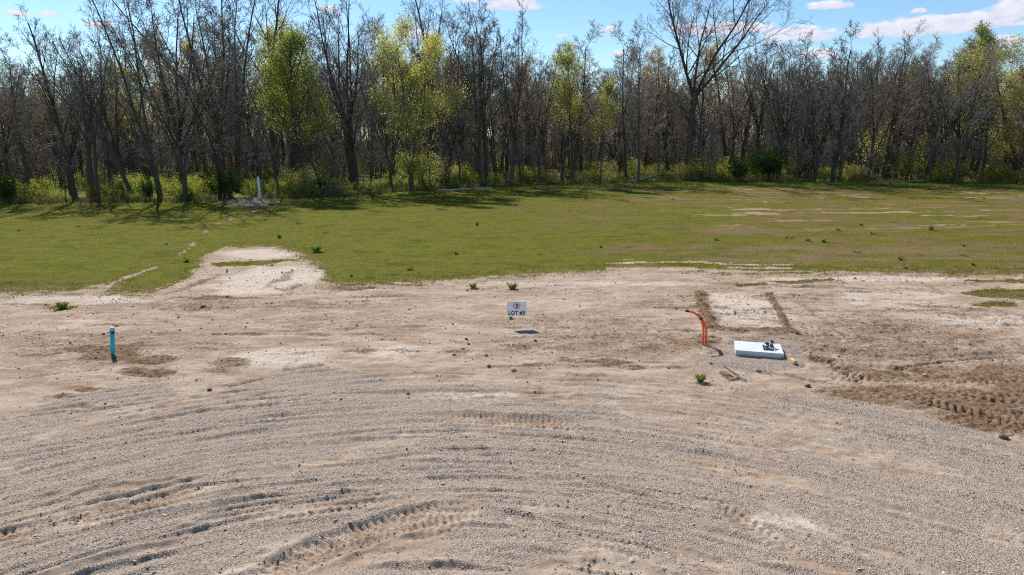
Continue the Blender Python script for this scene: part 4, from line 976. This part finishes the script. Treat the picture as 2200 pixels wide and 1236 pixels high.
def pad():
    p0, p1, p2 = g(1580, 763), g(1684, 771), g(1588, 741)
    ux = (p1-p0); L = np.linalg.norm(ux); ux /= L; ang = math.atan2(ux[1], ux[0]); Wd = .93; T = .125
    base = max(gz(*p0), gz(*p1))-.05
    S = empty('transformer_pad', (p0[0], p0[1], base), ang); Mc = concrete()
    ox0, ox1, oy0, oy1 = L*.60, L*.845, .18, .72
    xs, ys = [0, ox0, ox1, L], [0, oy0, oy1, Wd]; z0, z1 = 0, T+.05
    b = MB(); V = [(x, y, z) for z in (z0, z1) for y in ys for x in xs]; ix = lambda i, j, kz: kz*16+j*4+i; F = []
    for i in range(3):
        for j in range(3):
            if i == 1 and j == 1: continue
            F.append((ix(i, j, 1), ix(i+1, j, 1), ix(i+1, j+1, 1), ix(i, j+1, 1))); F.append((ix(i, j, 0), ix(i, j+1, 0), ix(i+1, j+1, 0), ix(i+1, j, 0)))
    for i in range(3):
        F.append((ix(i, 0, 0), ix(i+1, 0, 0), ix(i+1, 0, 1), ix(i, 0, 1))); F.append((ix(i+1, 3, 0), ix(i, 3, 0), ix(i, 3, 1), ix(i+1, 3, 1)))
        F.append((ix(0, i+1, 0), ix(0, i, 0), ix(0, i, 1), ix(0, i+1, 1))); F.append((ix(3, i, 0), ix(3, i+1, 0), ix(3, i+1, 1), ix(3, i, 1)))
    F += [(ix(2, 1, 0), ix(1, 1, 0), ix(1, 1, 1), ix(2, 1, 1)), (ix(1, 2, 0), ix(2, 2, 0), ix(2, 2, 1), ix(1, 2, 1)), (ix(1, 1, 0), ix(1, 2, 0), ix(1, 2, 1), ix(1, 1, 1)), (ix(2, 2, 0), ix(2, 1, 0), ix(2, 1, 1), ix(2, 2, 1))]
    b.poly(V, F); b.build('slab', Mc, S, False, .012)
    Mg = simple('conduit_grey', (.20, .21, .22), .4, .5, .3); Md = simple('dark_fitting', (.045, .048, .052), .35, .5, .4)
    for (fx, y, h, rr, mm) in ((.28, .22, .30, .052, Mg), (.70, .30, .34, .052, Mg), (.62, .12, .27, .050, Mg), (.30, .40, .25, .045, Mg)):
        cx, cy = ox0+fx*(ox1-ox0), oy0+y
        q = MB(); q.tube([(cx, cy, -.12), (cx, cy, z1-.175+h)], rr*.78, 14); st = q.build('conduit_stub', mm, S, True); zt = z1-.175+h
        q = MB(); q.tube([(cx, cy, zt-.055), (cx, cy, zt-.05), (cx, cy, zt-.015), (cx, cy, zt-.01)], [rr*.9, rr*1.15, rr*1.15, rr*.9], 14); q.build('collar', M_STEEL, st, True)
        q = MB(); q.tube([(cx, cy, zt-.006), (cx, cy, zt+.03), (cx, cy, zt+.04)], [rr, rr, rr*.7], 14); q.build('cap', Md, st, True)
        q = MB(); q.tube([(cx+rr, cy, zt-.03), (cx+rr+.045, cy-.01, zt-.03)], .011, 8); q.build('set_screw', Md, st, True)
    tag(S, 'pale concrete transformer pad with a cut-out holding capped grey conduit stubs', 'pad')
pad()

# offcut, stick, debris ----------------------------------------------
M_WOOD = simple('raw_pine', (.62, .45, .24), .7, .2, 0, .15, 25); M_STICK = simple('weathered_stick', (.20, .15, .11), .85, .2, 0, .25, 20); M_ROCK = simple('earth_lump', (.20, .145, .105), .85, .2, 0, .3, 14, .02)
x, y = g(1703, 778); S = empty('wood_block', (x, y, gz(x, y)), R(8)); b = MB(); b.box((0, 0, .035), (.085, .24, .09)); b.build('block', M_WOOD, S, False, .004); tag(S, 'short pale offcut of lumber lying by the corner of the concrete pad', 'wood block')
def stick():
    p, q = g(1552, 800), g(1604, 822); c = (p+q)/2
    S = empty('stick', (c[0], c[1], 0)); z0, z1 = gz(*p), gz(*q); P = []
    for i in range(9):
        t = i/8; a = p*(1-t)+q*t - c; P.append((a[0]+.012*math.sin(i*1.7), a[1]+.02*math.sin(i*1.1), z0*(1-t)+z1*t + .04 + .10*(1-t)))
    b = MB(); b.tube(P, [.024-.0012*i for i in range(9)], 8); b.build('shaft', M_STICK, S, True)
    b = MB(); b.tube([P[3], (P[3][0]+.12, P[3][1]-.10, P[3][2]-.10)], [.012, .006], 6); b.build('twig', M_STICK, S, True)
    tag(S, 'thin weathered stick lying on a small ridge of soil below the pad', 'stick')
stick()
for (px, py, a, L_, lab) in [(1000, 412, 3, 6.0, 'long fallen log lying at the wood edge past the pale yellow-green tree'), (592, 424, 60, 3.2, 'pale broken branch propped in the brush beside the white pipe'), (1975, 395, -6, 4.5, 'grey fallen branch at the grass edge below the lime shrubs'), (1375, 396, 15, 3.5, 'pale fallen branch below the tree with broken branches')]:
    x, y = g(px, py); x, y = float(x), float(y)+.5; S = empty('fallen_branch', (x, y, gz(x, y)), R(rt.uniform(-14, 14))); ca, sa = math.cos(R(a)), math.sin(R(a))
    P_ = [(L_*(i/9-.5)*ca, .06*math.sin(i*1.9), .12+L_*(i/9)*abs(sa)+.03*math.sin(i*2.3)) for i in range(10)]
    b = MB(); b.tube(P_, [.10-.007*i for i in range(10)], 8); b.build('limb', M_PALE, S, True)
    for i in (4, 6, 8):
        b = MB(); p_ = Vector(P_[i]); b.tube([p_, p_+Vector((.35*ca, .2*(-1)**i, .45)), p_+Vector((.6*ca, .3*(-1)**i, .95))], [.035, .022, .01], 6); b.build('twig', M_PALE, S, True)
    tag(S, lab, 'branch')
def rock_mesh(seed):
    r = np.random.default_rng(seed); import bmesh
    bm = bmesh.new(); bmesh.ops.create_icosphere(bm, subdivisions=2, radius=1)
    for v in bm.verts:
        p = np.array(v.co); v.co *= 1 + .55*(fbm(np.array([p[0]*1.3+seed]), np.array([p[1]*1.3+p[2]*1.7]), 3, seed)[0]-.5) + r.normal(0, .04)
    me = bpy.data.meshes.new('rock'); bm.to_mesh(me); bm.free(); return me
RK = [rock_mesh(500+i) for i in range(3)]
for m_ in RK: m_.materials.append(M_ROCK)
for (px, py, s, lab) in [(877, 845, .10, 'dark stone lying alone on the gravel'), (1945, 578, .22, 'square-looking stone at the grass edge near the wheel ruts'), (2155, 945, .17, 'dark clump of earth at the corner of the gravel'), (1735, 830, .16, 'dark clod beside the brown tyre marks'), (2052, 753, .16, 'dark clod standing alone on the pale dirt'), (450, 838, .12, 'grey stone at the gravel edge near the brown soil'),
        (1630, 797, .14, 'brown clod on the dirt just below the concrete pad'), (1050, 788, .10, 'lone dark clod on the dirt below the lot sign'), (995, 751, .12, 'dark clod at the end of the trail of clods'), (1007, 738, .09, 'dark clod in the trail of clods by the sign'), (1002, 727, .10, 'dark clod at the head of the trail near the sign'), (1150, 732, .10, 'dark clod just below the shadow of the sign'), (437, 660, .2, 'dark lump of earth before the bare patch')]:
    x, y = g(px, py); o = add('stone' if 'stone' in lab else 'soil_clod', RK[int(px) % 3]); o.location = (x, y, gz(x, y)+s*.15); o.scale = (s*.5, s*.42, s*.34); o.rotation_euler = (0, 0, px)
    tag(o, lab, 'stone' if 'stone' in lab else 'clod')
